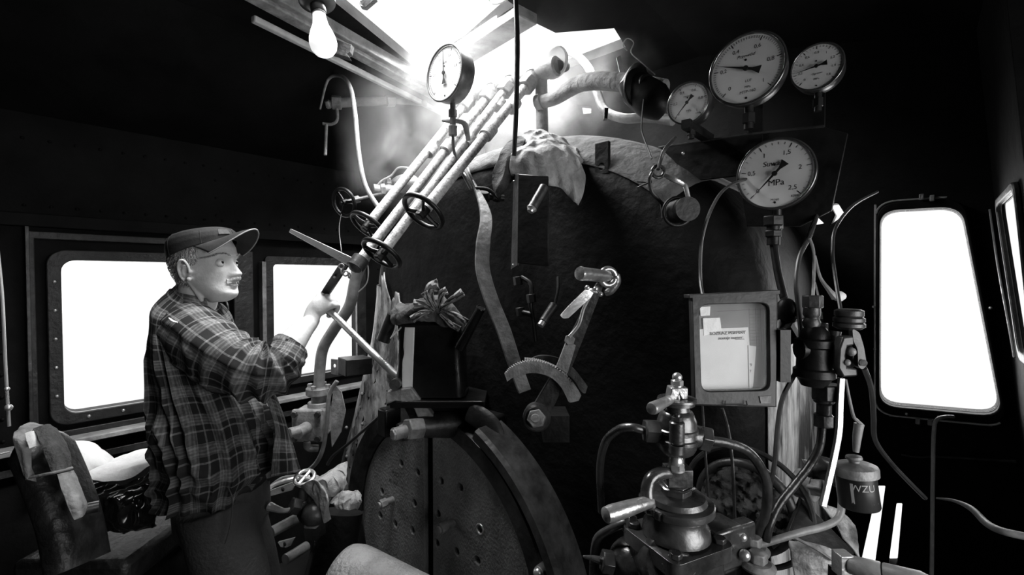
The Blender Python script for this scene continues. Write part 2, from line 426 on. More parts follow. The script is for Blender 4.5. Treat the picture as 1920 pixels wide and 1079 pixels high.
# right wall leaning in towards the roof
def onR(px, py):
    r = _ray(px, py); nrm = V((0, 1, 0)).cross(rs); t = (ra-CAMP).dot(nrm)/r.dot(nrm); return CAMP+r*t
a1 = onR(1878, 386); a2 = onR(1921, 660)
W4 = roundpoly([a1, a2, RW(1.50, a2.z), RW(1.50, a1.z)], .03)
nR = V((1, 0, 0))
YJ = 1.42; XR = .80
W5 = [V((XR, y, z)) for y, z in rrect(.12, 1.02, 1.22, 1.80, .05)]
b = MB(); b.plate([[RW(YJ, 0), RW(YF, 0), RW(YF, 2.32), RW(YJ, 2.32)], W4], nR*.006)
b.plate([[RW(YJ, 0), V((XR, YJ, 0)), V((XR, YJ, 2.2)), RW(YJ, 2.32)]], (0, .01, 0))
b.plate([[V((XR, YBK, 0)), V((XR, YJ, 0)), V((XR, YJ, 2.2)), V((XR, YBK, 2.2))], W5], nR*.01); struct(b.build('wall_right', wall_m, bevel=.003))
b = MB(); b.plate([[p for p in grow(W4, .022)], W4], -nR*.012); w4 = struct(b.build('window_4', frame_m, bevel=.003))
MB().plate([[p+nR*.001 for p in W4]], nR*.003).build('pane', glass_m, w4)
b = MB(); b.plate([[p for p in grow(W5, .04)], W5], -nR*.02); w5 = struct(b.build('window_5', frame_m, bevel=.003))
MB().plate([[p+nR*.003 for p in W5]], nR*.004).build('pane', glass_m, w5)
e1 = grow(W4, .012); 
MB().tube([V(p)-nR*.013 for p in (onR(1868, 392), onR(1884, 500), onR(1905, 610), onR(1916, 672))], .0028, 6, 3).build('worn_lit_edge', bright_m, w4)
# rear wall
b = MB(); b.plate([[(-2.65, YBK, 0), (.85, YBK, 0), (.85, YBK, 2.55), (-2.65, YBK, 2.55)]], (0, -.05, 0)); struct(b.build('wall_back', wall_m))
# ceiling: flat middle with the roof hatch, sloping sides
def xyc(P): return [V((x, y, ZC)) for x, y in P]
L1 = [(-1.43, .30), (-1.47, .74), (-1.685, 1.26), (-1.365, 1.235), (-1.10, 1.175), (-1.04, 1.17), (-1.02, .30)]
L2 = [(-1.73, 1.36), (-1.78, 1.67), (-.895, 1.675), (-.86, 1.52), (-1.04, 1.40), (-1.06, 1.26), (-1.40, 1.33)]
b = MB(); b.plate([[(-1.86, YBK, ZC), (-.7, YBK, ZC), (-.7, YF+.05, ZC), (-1.86, YF+.05, ZC)], xyc(L1), xyc(L2)], (0, 0, .04))
b.plate([[(-1.86, YBK, ZC), (-1.86, YF+.05, ZC), (-2.65, YF+.05, 2.2), (-2.65, YBK, 2.2)]], (0, 0, .04))
b.plate([[(-.7, YBK, ZC), (-.7, YF+.05, ZC), (.85, YF+.05, 2.146), (.85, YBK, 2.146)]], (0, 0, .04))
struct(b.build('ceiling', ceil_m))
# timber hatch coaming and runner rails under its left edge
def beam(p0, p1, w, h, m, name, up=V((0, 0, 1))):
    p0 = V(p0); p1 = V(p1); a = (p1-p0); L = a.length; a = a.normalized(); s = a.cross(up).normalized()
    b = MB(); b.box((p0+p1)/2, (L, w, h), (a, s, s.cross(a))); return struct(b.build(name, m, bevel=.004))
beam((-1.49, .30, 2.485), (-1.72, 1.30, 2.485), .05, .05, hatchwood_m, 'trim_9')
beam((-1.56, .50, 2.46), (-1.79, 1.50, 2.46), .05, .03, greyiron_m, 'trim_10')
beam((-1.63, .55, 2.42), (-1.85, 1.55, 2.42), .022, .022, pale_m, 'trim_11')
beam((-1.74, 1.30, 2.49), (-1.02, 1.215, 2.49), .09, .05, hatchwood_m, 'trim_12')
# ================================================================ boiler backhead
def boilprof(n=64):
    P = []
    L = [(-2.33, .0), (-2.27, .55), (-2.10, .95), (-1.95, 1.3), (-1.90, 1.5)]
    Rr = [(-.27, 1.5), (-.26, 1.3), (-.25, .95), (-.22, .55), (-.20, .0)]
    for p in catmull([V((x, 0, z)) for x, z in L], 6): P.append(p)
    cx, a, bb = -1.085, .815, .55
    for k in range(1, 40):
        t = PI-PI*k/40; P.append(V((cx+a*math.copysign(abs(math.cos(t))**.9, math.cos(t)), 0, 1.5+bb*math.sin(t)**.95)))
    for p in catmull([V((x, 0, z)) for x, z in Rr], 6): P.append(p)
    return P
BP = boilprof()
def binset(P, d):
    out = []; n = len(P)
    for i in range(n):
        t = (P[min(i+1, n-1)]-P[max(i-1, 0)]).normalized(); nr = V((t.z, 0, -t.x)); out.append(P[i]+nr*d)
    return out
RB = .16
def boil_rings(P0, off=0.0, r=RB, yb=None):
    yb = YB if yb is None else yb; R = []
    for y in (YF-.003, 1.75, 1.55, 1.4): R.append([p+V((0, y, 0)) for p in binset(P0, -off)])
    for k in range(0, 9):
        a = PI/2*k/8; ins = r*(1-math.cos(a)); y = yb+r*(1-math.sin(a))
        R.append([p+V((0, y-off*math.sin(a), 0)) for p in binset(P0, ins-off*math.cos(a))])
    return R
boiler = thing('locomotive_boiler', (-1.1, YB, 0), 'sooty black boiler backhead with rounded dusty shoulders filling the middle of the cab', 'boiler')
rings = boil_rings(BP)
b = MB(); b.quadstrip(rings, closed=False, cap=False)
face = rings[-1]; i0 = len(b.v); b.v += [tuple(p) for p in face]
b.f.append(tuple(range(i0, i0+len(face))))
b.build('backhead_plate', boiler_m, boiler, smooth=50)
nP = len(BP)
def clad(i0, i1, off, m, name, rr, wav=0.004):
    b = MB(); R = boil_rings(BP, off)[rr[0]:rr[1]]
    R = [[p+V((0, -1, 0))*wav*fbm(p, 9, 3) for p in ring[i0:i1]] for ring in R]
    b.quadstrip(R, closed=False, cap=False); return b.build(name, m, boiler, smooth=60, solid=.004)
clad(34, 57, .004, shoulder_m, 'dusty_shoulder', (0, 11))
clad(6, 26, .006, peel_m, 'peeling_cladding', (2, 13))
clad(66, nP-8, .006, peel_m, 'peeling_cladding', (0, 7))
# flat strip of lagging on the face beside the left edge
b = MB()
def strip(u, v):
    z = .25+v*(1.30+.10*noise.noise(V((u*4+3, 0, 0)))+.05*noise.noise(V((u*19, 1, 0)))-.10*u); i = min(range(25), key=lambda q: abs(BP[q].z-z)); x = BP[i].x+RB+.0+u*(.20+.14*(1-v)+.03*noise.noise(V((v*9, 0, 0))))
    return V((x-.01, YB-.008-.006*fbm((x, 0, z), 8, 2), z))
b.sheet(strip, 24, 60); b.build('lagging_strip', peel_m, boiler, solid=.004)
# riveted hoop joints of the cladding
for z in (.62, .95):
    b = MB()
    i = min(range(25), key=lambda q: abs(BP[q].z-z)); x = BP[i].x+RB
    for k in range(3): b.sphere((x+.03+.0*k, YB-.012, z-.05+.14*k), .008, 8, 6)
    b.build('rivet_heads', greyiron_m, boiler)
# bracket plate on the shoulder
b = MB(); c = onY(1132, 302, 1.12); b.plate([[c+V((x, 0, z)) for x, z in ((-.022, -.04), (.022, -.04), (.022, .05), (-.022, .05))], [c+V((.009*math.cos(t*PI/6), 0, -.018+.009*math.sin(t*PI/6))) for t in range(12)]], (0, -.012, 0)); b.build('lug_plate', boiler_m, boiler, bevel=.002)

# ================================================================ fire door
YD = 1.0
def ell(cx, cz, rx, rz, Y, a0=0, a1=360, n=72): return [V((cx+rx*math.cos(math.radians(a0+(a1-a0)*k/n)), Y, cz+rz*math.sin(math.radians(a0+(a1-a0)*k/n)))) for k in range(n+1)]
fd = thing('firebox_door', (-1.26, YD, .1), 'large round cast iron fire door with bolts and air holes, low on the boiler', 'fire door')
cx, cz, rx, rz = -1.28, .58, .475, .462
def circ(c, r, n=14): return [c+V((r*math.cos(2*PI*k/n), 0, r*math.sin(2*PI*k/n))) for k in range(n)]
hl = [(752, 870), (783, 887), (716, 922), (777, 944), (713, 967), (741, 983), (773, 995), (700, 1040), (740, 1055)]
hr = [(827, 903), (863, 915), (821, 964), (819, 1019), (856, 1035), (895, 1052), (900, 993)]
ls = -1.305
def half(side):
    P = ell(cx, cz, rx, rz, YD, 0, 360, 120)[:-1]
    P = [p for p in P if (p.x < ls-.002 if side < 0 else p.x > ls+.002)]
    P.sort(key=lambda p: math.atan2((p.z-cz), (p.x-cx)) % (2*PI) if side < 0 else math.atan2(p.z-cz, p.x-cx))
    return P
for side, hs in ((-1, hl), (1, hr)):
    b = MB(); b.plate([half(side)]+[circ(onY(x, y, YD), .0135) for x, y in hs], (0, .022, 0))
    b.build('door_panel', door_m, fd, bevel=.003)
MB().plate([ell(cx, cz, rx-.02, rz-.02, YD+.03)[:-1]], (0, .01, 0)).build('inner_plate', hole_m, fd)  # black backing painting the dark inside the door holes
b = MB(); b.torus(onY(900, 993, YD), (0, 1, 0), .0155, .0035, 24, 8); b.build('hole_bushing', bright_m, fd)
for x, y in ((850, 980), (737, 937)):
    p = onY(x, y, YD); b = MB(); b.cyl(p, p+V((0, -.045, 0)), .013); b.hex(p+V((0, -.03, 0)), p+V((0, -.058, 0)), .018); b.cyl(p+V((0, -.058, 0)), p+V((0, -.066, 0)), .011)
    b.build('bolt', greyiron_m, fd, bevel=.0015)
b = MB()   # raised ring around the door
R = []
for k in range(97):
    t = math.radians(-70+250*k/96); d = V((math.cos(t), 0, math.sin(t)))
    def E(g, y): return V((cx+(rx+g)*math.cos(t), y, cz+(rz+g)*math.sin(t)))
    R.append([E(.004, YD+.02), E(.004, YD-.005), E(.022, YD-.028), E(.075, YD-.028), E(.095, YD), E(.10, YB+.0), E(.01, YB)])
b.quadstrip(R); b.build('door_ring', midiron_m, fd)
b = MB(); R = []
for k in range(60):
    t = math.radians(-60+125*k/59)
    def E(g, y): return V((cx+.03+(rx+g)*math.cos(t), y, cz+(rz+g)*math.sin(t)))
    R.append([E(.085, YD+.05), E(.085, YD-.05), E(.10, YD-.062), E(.125, YD-.062), E(.135, YD-.05), E(.135, YD+.05)])
b.quadstrip(R); b.build('hinge_strap', midiron_m, fd)
p = onY(1010, 1060, YD-.05); b = MB(); b.cyl(p+V((0, .05, -.02)), p+V((0, -.0, -.02)), .016); b.sphere(p+V((0, -.002, -.02)), .014); b.build('ring_stud', steel_m, fd)
p = onY(770, 862, YD); b = MB(); 
b.text('PZO', .022, onY(742, 890, YD)+V((0, -.0005, 0)), (1, 0, 0), (0, 0, 1), thick=0)
b.text('78 1950', .020, onY(738, 905, YD)+V((0, -.0005, 0)), (1, 0, 0), (0, 0, 1)); b.build('cast_lettering', midiron_m, fd)
# heavy hinge block over the door (bearing for the hand lever)
hb = thing('lever_bearing', onY(790, 800, .9), 'heavy iron bearing block with large nut above the fire door, carrying the hand lever', 'bearing')
b = MB(); b.tube([Q(748, 812, 1.42), Q(790, 800, 1.46), Q(850, 795, 1.52), Q(905, 790, 1.56)], [.028, .036, .046, .042], 20); b.build('bearing_barrel', midiron_m, hb)
b = MB(); b.hex(Q(762, 806, 1.38), Q(790, 803, 1.415), .034); b.build('large_nut', greyiron_m, hb, bevel=.003)
b = MB(); b.cyl(Q(737, 815, 1.355), Q(765, 808, 1.39), .019); b.hex(Q(735, 816, 1.35), Q(745, 813, 1.362), .017); b.build('pivot_pin', greyiron_m, hb, bevel=.002)
b = MB(); P = [Q(726, 734, 1.43), Q(771, 727, 1.44), Q(812, 780, 1.46), (Q(835, 812, 1.48)), Q(796, 815, 1.46), Q(775, 765, 1.44), Q(742, 752, 1.43), Q(722, 760, 1.42)]
b.plate([P], CF*.035); b.build('fork_arm', greyiron_m, hb, bevel=.004)
b = MB(); P = [Q(724, 736, 1.55), Q(772, 726, 1.56), Q(802, 790, 1.58), Q(776, 800, 1.58), Q(752, 756, 1.55), Q(724, 770, 1.54)]
b.plate([P], CF*.03); b.build('rear_fork_arm', midiron_m, hb, bevel=.004)
b = MB(); b.cyl(Q(740, 722, 1.42), Q(752, 712, 1.55), .017); b.build('cross_pin', midiron_m, hb)
b = MB(); b.box(Q(730, 790, 1.5), (.05, .06, .09)); b.build('counterweight', iron_m, hb, bevel=.006)
b = MB(); b.box(onY(905, 800, 1.05), (.12, .10, .09)); b.build('mounting_block', iron_m, hb, bevel=.01)
b = MB(); b.tube([Q(880, 772, 1.45), Q(918, 800, 1.42), Q(935, 850, 1.40), Q(950, 905, 1.36)], [.035, .04, .034, .02], 14, flat=.5); b.build('hinge_arm', midiron_m, hb)
# hand lever gripped by the man
lv = thing('hand_lever', Q(752, 716, 1.5), 'round steel hand lever gripped in the man\'s fist', 'lever')
LV0, LV1 = Q(757, 718, 1.49), Q(588, 556, 1.60)
b = MB(); b.tube([LV0, Q(700, 664, 1.525), Q(625, 590, 1.575), Q(602, 569, 1.59)], [.0125, .0125, .0115, .011], 16, 4); b.build('lever_rod', steel_m, lv)
b = MB(); b.cyl(LV0+CR*.0, Q(765, 728, 1.485), .018); b.build('lever_socket', midiron_m, lv)
# door chute at the bottom
b = MB(); A0 = Q(645, 1078, 1.28); A1 = Q(850, 1190, 1.13); ax = (A1-A0).normalized(); up = (V((0, 0, 1))-ax*ax.z).normalized(); sd = ax.cross(up)
def chute(u, v):
    t = math.radians(-60+230*v); r = .085; p = A0+(A1-A0)*(u)
    rr = r*(1-.12*(1-math.sin(PI*min(1, u*8+.1)/2)) if u < .12 else 1)
    return p+(up*math.sin(t)+sd*(-math.cos(t)))*rr
b.sheet(chute, 30, 30)
ch = tag(b.build('deflector_plate', door_m, solid=.008), 'rolled iron deflector plate curving out below the fire door', 'deflector')
# ================================================================ valve spindles over the boiler
RD = V((0, -.67, -.742)).normalized()
def handwheel(parent, c, axis, R, r, m, spokes=3, ph=0, name='handwheel', hint=None):
    b = MB(); a, u, w = frame(axis, hint); c = V(c)
    b.torus(c, a, R, r, 48, 10); b.cyl(c-a*r*1.6, c+a*r*1.6, R*.24, seg=14); b.hex(c-a*r*2.6, c-a*r*1.4, R*.13)
    for k in range(spokes):
        t = ph+2*PI*k/spokes; d = u*math.cos(t)+w*math.sin(t)
        b.tube([c+d*R*.15, c+d*R*.55+a*r*.3, c+d*R*.97], [r*1.0, r*.85, r*.95], 8, 3, flat=.7)
    return b.build(name, m, parent)
def spindle(px0, px1, rr, wheel, cps, label, seed, wr=.058):
    p0 = onY(px0[0], px0[1], 1.25); p1 = onX(px1[0], px1[1], p0.x); a = (p1-p0).normalized()
    t = thing('valve_spindle', p0, label, 'valve', 'valve spindles')
    L = (p1-p0).length
    MB().cyl(p0+a*.03, p1+a*.0, rr, seg=18).build('rod', rod_m, t)
    b = MB(); b.hex(p0-a*.005, p0+a*.045, rr*1.9); b.build('hex_nut', greyiron_m, t, bevel=.002)
    b = MB(); b.cyl(p0-a*.06, p0-a*.0, rr*1.7, cham=.004); b.torus(p0-a*.03, a, rr*1.7, .004); b.build('gland', greyiron_m, t)
    for (qx, qy) in cps:
        q = onX(qx, qy, p0.x)
        b = MB(); b.cyl(q-a*.025, q+a*.025, rr*1.36, seg=20, cham=.004); b.build('coupling', rod_m, t)
    if wheel:
        handwheel(t, p1+a*.012, a, wr, .0075, iron_m, 3, seed)
        b = MB(); b.cyl(p1-a*.01, p1+a*.035, rr*.6); b.hex(p1+a*.02, p1+a*.034, rr*.9); b.build('wheel_nut', iron_m, t)
    return t, p0, p1, a
S1 = spindle((877, 190), (693, 418), .0155, True, [(808, 282), (890, 178)], 'leftmost of the three valve rods ending in handwheels, dusty and flaking', .4)
S2 = spindle((918, 176), (676, 488), .0155, False, [(839, 276), (912, 214)], 'long flaking valve rod running down to the flat blade lever', .4)
S3 = spindle((952, 162), (720, 470), .0155, True, [(879, 265), (935, 196)], 'flaking valve rod with the lowest handwheel, beside the blade lever', .9)
S4 = spindle((993, 153), (798, 392), .0165, True, [(916, 248), (962, 198)], 'thickest flaking valve rod, its handwheel hanging furthest right of the three', 1.3, .061)
# blade lever on the end of rod 2
t, q0, q1, a = S2
bl = thing('blade_lever', q1, 'flat bright edged blade lever pointing up left from the end of a valve rod', 'lever')
b = MB(); b.cyl(q1-a*.005, q1+a*.03, .026); b.sphere(q1+a*.018, .025); b.build('lever_hub', midiron_m, bl)
tip = Q(543, 432, 1.42); hub = Q(668, 497, 1.345); dr = (tip-hub).normalized(); nn = dr.cross(a).normalized(); w_ = dr.cross(CF).normalized()
b = MB(); P = [hub+w_*.014, tip+w_*.0065, tip-w_*.0055, hub-w_*.014]; b.plate([P], CF*.012); b.build('blade', steel_m, bl, bevel=.0015)
b = MB()
for k, (x, y, d) in enumerate([(640, 500, 1.35), (641, 509, 1.352), (648, 513, 1.35), (655, 517, 1.35)]): b.torus(Q(x, y, d), (CR if k % 2 else CF), .0075, .0022, 16, 6)
b.build('chain', greyiron_m, bl)
MB().tube([Q(681, 485, 1.36), Q(690, 500, 1.36), Q(688, 530, 1.37), Q(672, 548, 1.38)], .0018, 6).build('wire_loop', pale_m, bl)
b = MB(); P = [Q(638, 492, 1.44), Q(654, 497, 1.44), Q(612, 560, 1.6), Q(594, 560, 1.6)]
b.plate([P], CF*.01); lk = tag(b.build('link_bar', iron_m, bevel=.002), 'flat dark link bar with a pin hole slanting behind the fist', 'bar')
b = MB(); b.cyl(Q(627, 520, 1.49), Q(627, 520, 1.515), .004); b.build('pin', greyiron_m, lk)
# manifold carrying the spindles
mf = thing('steam_manifold', onY(935, 175, 1.30), 'horizontal steam manifold under the roof hatch that the valve rods start from', 'manifold')
ma_, mb_ = S1[1]-S1[3]*.05+V((-.08, 0, 0)), S4[1]-S4[3]*.05+V((.10, 0, 0))
MB().cyl(ma_, mb_, .033, cham=.006).build('manifold_body', greyiron_m, mf)
b = MB(); b.cyl(ma_+V((-.01, 0, 0)), ma_+V((.015, 0, 0)), .05, seg=24); b.build('end_flange', greyiron_m, mf, bevel=.002)
for X in (ma_.x+.1, mb_.x-.08): MB().cyl((X, 1.30, 2.02), (X, 1.29, 2.31), .022).build('riser', greyiron_m, mf)
# bright disc handwheel beside the manifold
dw = thing('disc_valve', Q(1030, 130, 1.62), 'pale disc shaped hand wheel beside the top of the valve rods', 'valve')
ca = (-CR*.70-CF*.65-CU*.05).normalized(); cc = Q(1042, 118, 1.60)
b = MB(); b.lathe(cc, ca, [(-.006, .010), (-.006, .052), (.003, .056), (.008, .05), (.006, .018), (.014, .016)], 40); b.build('disc_wheel', cloth_m, dw)
b = MB(); b.hex(cc+ca*.008, cc+ca*.022, .014); b.cyl(cc-ca*.004, cc-ca*.06, .014); b.cyl(cc-ca*.05, mb_, .018); b.build('stem', midiron_m, dw)
# lagged pipe, bare pipe and throttle housing to the right of the manifold
lp = thing('lagged_pipe', Q(1100, 165, 1.5), 'thick bandage wrapped steam pipe curving right from the manifold', 'pipe')
b = MB(); b.tube([Q(1012, 192, 1.62), Q(1040, 184, 1.58), Q(1085, 158, 1.50), Q(1130, 152, 1.42), Q(1200, 160, 1.33), Q(1245, 168, 1.28)], [.022, .024, .027, .028, .028, .028], 22); b.build('lagging', lag_m, lp)
b = MB(); b.cyl(Q(1008, 194, 1.625), Q(1018, 190, 1.61), .03); b.build('collar', greyiron_m, lp, bevel=.002)
b = MB(); b.tube([Q(1045, 92, 1.85), Q(1075, 100, 1.78), Q(1105, 130, 1.70), Q(1120, 175, 1.62), Q(1135, 208, 1.55), Q(1170, 222, 1.46), Q(1215, 220, 1.40), Q(1262, 226, 1.33)], .0155, 14)
tag(b.build('bare_steam_pipe', pipe_m), 'pale bare pipe descending from the hatch and bending right over the boiler shoulder', 'pipe')
th = thing('elbow_valve', Q(1205, 170, 1.25), 'black irregular valve housing in shadow left of the smallest left gauge', 'valve')
b = MB(); b.tube([Q(1196, 128, 1.28), Q(1190, 165, 1.26), Q(1186, 190, 1.26)], [.02, .045, .02], 14); b.tube([Q(1190, 165, 1.25), Q(1225, 190, 1.22), Q(1248, 208, 1.22)], [.045, .05, .03], 16); b.build('housing', iron_m, th)
b = MB(); b.lathe(Q(1190, 170, 1.25), Q(1220, 158, 1.2)-Q(1190, 170, 1.25), [(0, .04), (.012, .055), (.02, .055), (.03, .03), (.05, .03)], 20); b.build('flange', iron_m, th, bevel=.002)
b = MB(); b.tube([Q(1176, 95, 1.28), Q(1168, 84, 1.28), Q(1176, 72, 1.28), Q(1188, 80, 1.28), Q(1183, 98, 1.27), Q(1200, 115, 1.26), Q(1228, 140, 1.24)], .0016, 6); tag(b.build('hooked_wire', pale_m), 'thin wire with a looped end slanting from the ceiling by the hatch corner', 'wire')
b = MB(); b.tube([Q(1213, 148, 1.2), Q(1207, 185, 1.19), Q(1203, 235, 1.17), Q(1206, 255, 1.16), Q(1222, 298, 1.12)], .0022, 6); tag(b.build('rope', cable_m), 'thin dark cord hanging over the right shoulder of the boiler', 'cord')
b = MB(); b.plate([[Q(1156, 108, 1.5), Q(1163, 104, 1.5), Q(1172, 140, 1.44), Q(1163, 140, 1.44)]], CF*.004); tag(b.build('hanger_strap', pale_m), 'small pale strap hanging from the front hatch edge above the lagged pipe', 'strap')
b = MB(); b.plate([[Q(1134, 202, 1.42), Q(1141, 202, 1.42), Q(1139, 222, 1.42), Q(1133, 222, 1.42)]], CF*.02); tag(b.build('pipe_clip', iron_m), 'small upright black clip on the boiler shoulder under the bare pipe', 'clip')
# long vertical rod from the roof
vr = thing('regulator_rod', Q(968, 150, 1.2), 'long straight dark rod hanging from the roof hatch to the rag', 'rod')
b = MB(); b.tube([Q(966, -25, 1.19), Q(970, 80, 1.20), Q(968, 200, 1.215), Q(964, 292, 1.22)], [.0055, .007, .0065, .006], 10); b.build('rod', iron_m, vr)
b = MB(); b.tube([Q(915, -6, 1.5), Q(925, 6, 1.5), Q(945, 2, 1.45), Q(960, -10, 1.4)], .004, 8); tag(b.build('hatch_hook', pale_m), 'curved pale hook at the near edge of the roof hatch', 'hook')
b = MB(); b.plate([[Q(672, 2, 1.6), Q(700, -12, 1.55), Q(706, -4, 1.55), Q(685, 14, 1.6), Q(676, 12, 1.6)]], CF*.02); tag(b.build('hatch_catch', greyiron_m, bevel=.003), 'grey catch on the top edge of the roof hatch opening', 'catch')

# ================================================================ light bulb
lb = thing('light_bulb', Q(605, 0, 1.35), 'frosted pear shaped light bulb hanging from a round black fitting beside the hatch', 'light bulb')
ax = (Q(609, 100, 1.335)-Q(597, 18, 1.35)).normalized(); c0 = Q(598, 26, 1.35); k_ = .835
def bl_(P): return [(h*k_, r*k_) for h, r in P]
b = MB(); b.lathe(c0, ax, bl_([(0, .022), (.018, .023), (.045, .027), (.07, .037), (.095, .0445), (.115, .0465), (.135, .0425), (.150, .032), (.159, .017), (.162, .002)]), 32); b.build('glass_bulb', bulb_m, lb)
b = MB(); b.lathe(c0-ax*.030, ax, [(0, .022), (.024, .022), (.028, .019), (.034, .021)], 24); b.build('socket', socket_m, lb)
b = MB(); b.lathe(c0-ax*.070, ax, [(0, .038), (.008, .052), (.032, .052), (.040, .042), (.044, .025)], 32); b.build('fitting', socket_m, lb)
b = MB(); b.tube([c0-ax*.06, Q(588, -40, 1.37), Q(560, -80, 1.42), Q(540, -110, 1.48)], .010, 10); b.build('conduit', socket_m, lb)
b = MB(); P = [(628, 73), (659, 83), (656, 97), (650, 101), (655, 108), (640, 104), (620, 98), (612, 85)]
b.plate([[Q(x, y, 1.66) for x, y in P]], CF*.03); tag(b.build('splintered_board', wood_m, bevel=.002), 'short charred board with a broken end on the hatch runner by the bulb', 'board')
# ================================================================ pressure gauges
def ringtext(b, s, size, c, R, ang):
    t = math.radians(ang); b.text(s, size, c+V((math.sin(t), 0, math.cos(t)))*R, (1, 0, 0), (0, 0, 1))
def gauge(c, R, label, vals, needle, extra, casem=case_m, stem=None, depth=.045, fine=60, tilt=0, group='round pressure gauges', tsz=.16, a0=-135, a1=135, numR=.66, tailm=1):
    c = V(c); t = thing('pressure_gauge', c+V((0, depth, -R)), label, 'gauge', group)
    n = V((0, 1, 0))
    b = MB(); b.lathe(c, n, [(.004, R*1.0), (.010, R*1.05), (depth*.5, R*1.06), (depth*.9, R*1.02), (depth, R*.93)], 56); b.build('case', casem, t)
    b = MB(); b.torus(c+V((0, .0, 0)), n, R*1.045, R*.045, 64, 10); b.build('bezel', rim_m if casem is case_m else casem, t)
    b = MB(); b.lathe(c+V((0, .002, 0)), n, [(0, R*1.0), (.002, R*1.0)], 56); b.build('dial', dial_m if casem is case_m else dialw_m, t)
    b = MB(); o = c+V((0, .0018, 0))
    def tick(a, r0, r1, w):
        q = math.radians(a); d = V((math.sin(q), 0, math.cos(q))); s = V((d.z, 0, -d.x))*w/2
        b.plate([[o+d*r0*R+s, o+d*r1*R+s, o+d*r1*R-s, o+d*r0*R-s]], (0, -.0004, 0))
    for k in range(fine+1): tick(a0+(a1-a0)*k/fine, .88, .95, R*.010)
    for v, s in vals:
        a = a0+(a1-a0)*v; tick(a, .82, .95, R*.022)
        ringtext(b, s, R*tsz, o, R*numR, a)
    for s, size, x, z, sh in extra: b.text(s, R*size, o+V((x*R, 0, z*R)), (1, 0, 0), (0, 0, 1), shear=sh)
    for (x, z, r) in ((0, -.86, .035), (-.02, .28, .035)): b.lathe(o+V((x*R, -.0006, z*R)), (0, 1, 0), [(0, R*r), (.0006, R*r)], 12)
    b.build('dial_markings', ink_m, t)
    q = math.radians(needle); d = V((math.sin(q), 0, math.cos(q))); s = V((d.z, 0, -d.x)); o2 = c+V((0, -.003, 0))
    b = MB(); b.plate([[o2+d*R*.86, o2+d*R*.0+s*R*.035, o2-d*R*.18+s*R*.035, o2-d*R*.42+s*R*.115, o2-d*R*.42-s*R*.115, o2-d*R*.18-s*R*.035, o2-s*R*.035]], (0, -.0012, 0))
    b.lathe(o2+V((0, .001, 0)), (0, -1, 0), [(0, R*.075), (.004, R*.075)], 16); b.build('needle', ink_m, t)
    b = MB(); b.lathe(c+V((0, -.006, 0)), n, [(0, R*.99), (.001, R*.99)], 48); b.build('glass', gglass_m, t)
    if stem:
        b = MB(); z = c.z-R*1.04; y = c.y+depth*.55
        b.cyl((c.x, y, z+.004), (c.x, y, z-stem), R*.09+.003); b.hex((c.x, y, z-stem*.3), (c.x, y, z-stem*.75), R*.14+.004); b.build('stem', casem, t)
    return t
V10 = [(0, '0'), (.2, '0,2'), (.4, '0,4'), (.6, '0,6'), (.8, '0,8'), (1, '1')]
gA = onY(1399, 129, 1.10)
gauge(gA, .0735, 'largest upper dial gauge, needle pointing left, marked with a brake pipe word', V10, -70, [('Przewód', .14, -.02, .40, .3), ('LUF', .11, .06, -.36, 0), ('MPa', .1, .04, -.54, 0), ('MTP-160', .12, .04, -.68, 0)], stem=.05)
gB = onY(1453, 326, 1.13)
gauge(gB, .0725, 'large lower dial gauge in MPa, needle resting at zero', [(0, '0'), (.2, '0,5'), (.4, '1'), (.6, '1,5'), (.8, '2'), (1, '2,5')], -137, [('Suwak', .22, -.06, .32, .2), ('MPa', .26, .03, -.27, 0), ('M160', .1, .0, -.78, 0), ('KFM', .1, .52, -.72, 0)], stem=.06, fine=25, tsz=.19)
gC = onY(1289, 193, 1.05)
gauge(gC, .0445, 'small gauge with a bright left rim, below left of the largest upper gauge', V10, -137, [('Hamulec', .13, .0, .36, .1), ('MPa', .15, .05, -.40, 0), ('KFM', .1, .5, -.62, 0)], stem=.03, fine=40, tsz=.19)
gD = onY(1531, 125, 1.15)
gauge(gD, .0455, 'small dim gauge at the far upper right of the gauge group', [(0, '0'), (.125, '0,2'), (.25, '0,4'), (.375, '0,6'), (.5, '0,8'), (.625, '1'), (.75, '1,2'), (.875, '1,4'), (1, '1,6')], -97, [('Ogrzew.', .13, .02, -.30, .2), ('MPa', .13, .0, -.55, 0)], stem=.04, fine=32, tsz=.15)
# gauge on a stem over the valve rods
gE = onY(833, 137, .94)
gauge(gE, .082, 'tilted grey gauge on its own stem in front of the lit roof hatch', [(0, ''), (.2, '0,2'), (.4, '0,4'), (.6, '0,6'), (.8, '0,8'), (1, '1')], -2, [('Para', .15, -.02, .42, .2), ('MPa', .12, .0, -.45, 0)], casem=greycase_m, depth=.06, tsz=.13)
ck = thing('gauge_cock', Q(850, 225, 1.42), 'small stop cock and stem holding the tilted grey gauge', 'valve')
zt = gE.z-.085; xx, yy = gE.x, gE.y+.035
b = MB(); b.cyl((xx, yy, zt+.006), (xx, yy, zt-.03), .009); b.hex((xx, yy, zt-.02), (xx, yy, zt-.045), .014); b.cyl((xx, yy, zt-.04), (xx, yy, zt-.08), .010); b.hex((xx, yy, zt-.072), (xx, yy, zt-.105), .014); b.build('cock_body', greycase_m, ck, bevel=.001)
MB().tube([(xx, yy, zt-.1), (xx, yy+.01, zt-.17), (xx+.02, yy+.06, zt-.27)], .005, 8).build('pipe', greycase_m, ck)
b = MB(); b.tube([V((xx, yy, zt-.055))-CR*.035, V((xx, yy, zt-.058))-CR*.01, V((xx, yy, zt-.058))+CR*.02, V((xx, yy, zt-.07))+CR*.04, V((xx, yy, zt-.12))+CR*.05], [.004, .007, .008, .010, .007], 10, flat=.55); b.build('cock_handle', greyiron_m, ck)
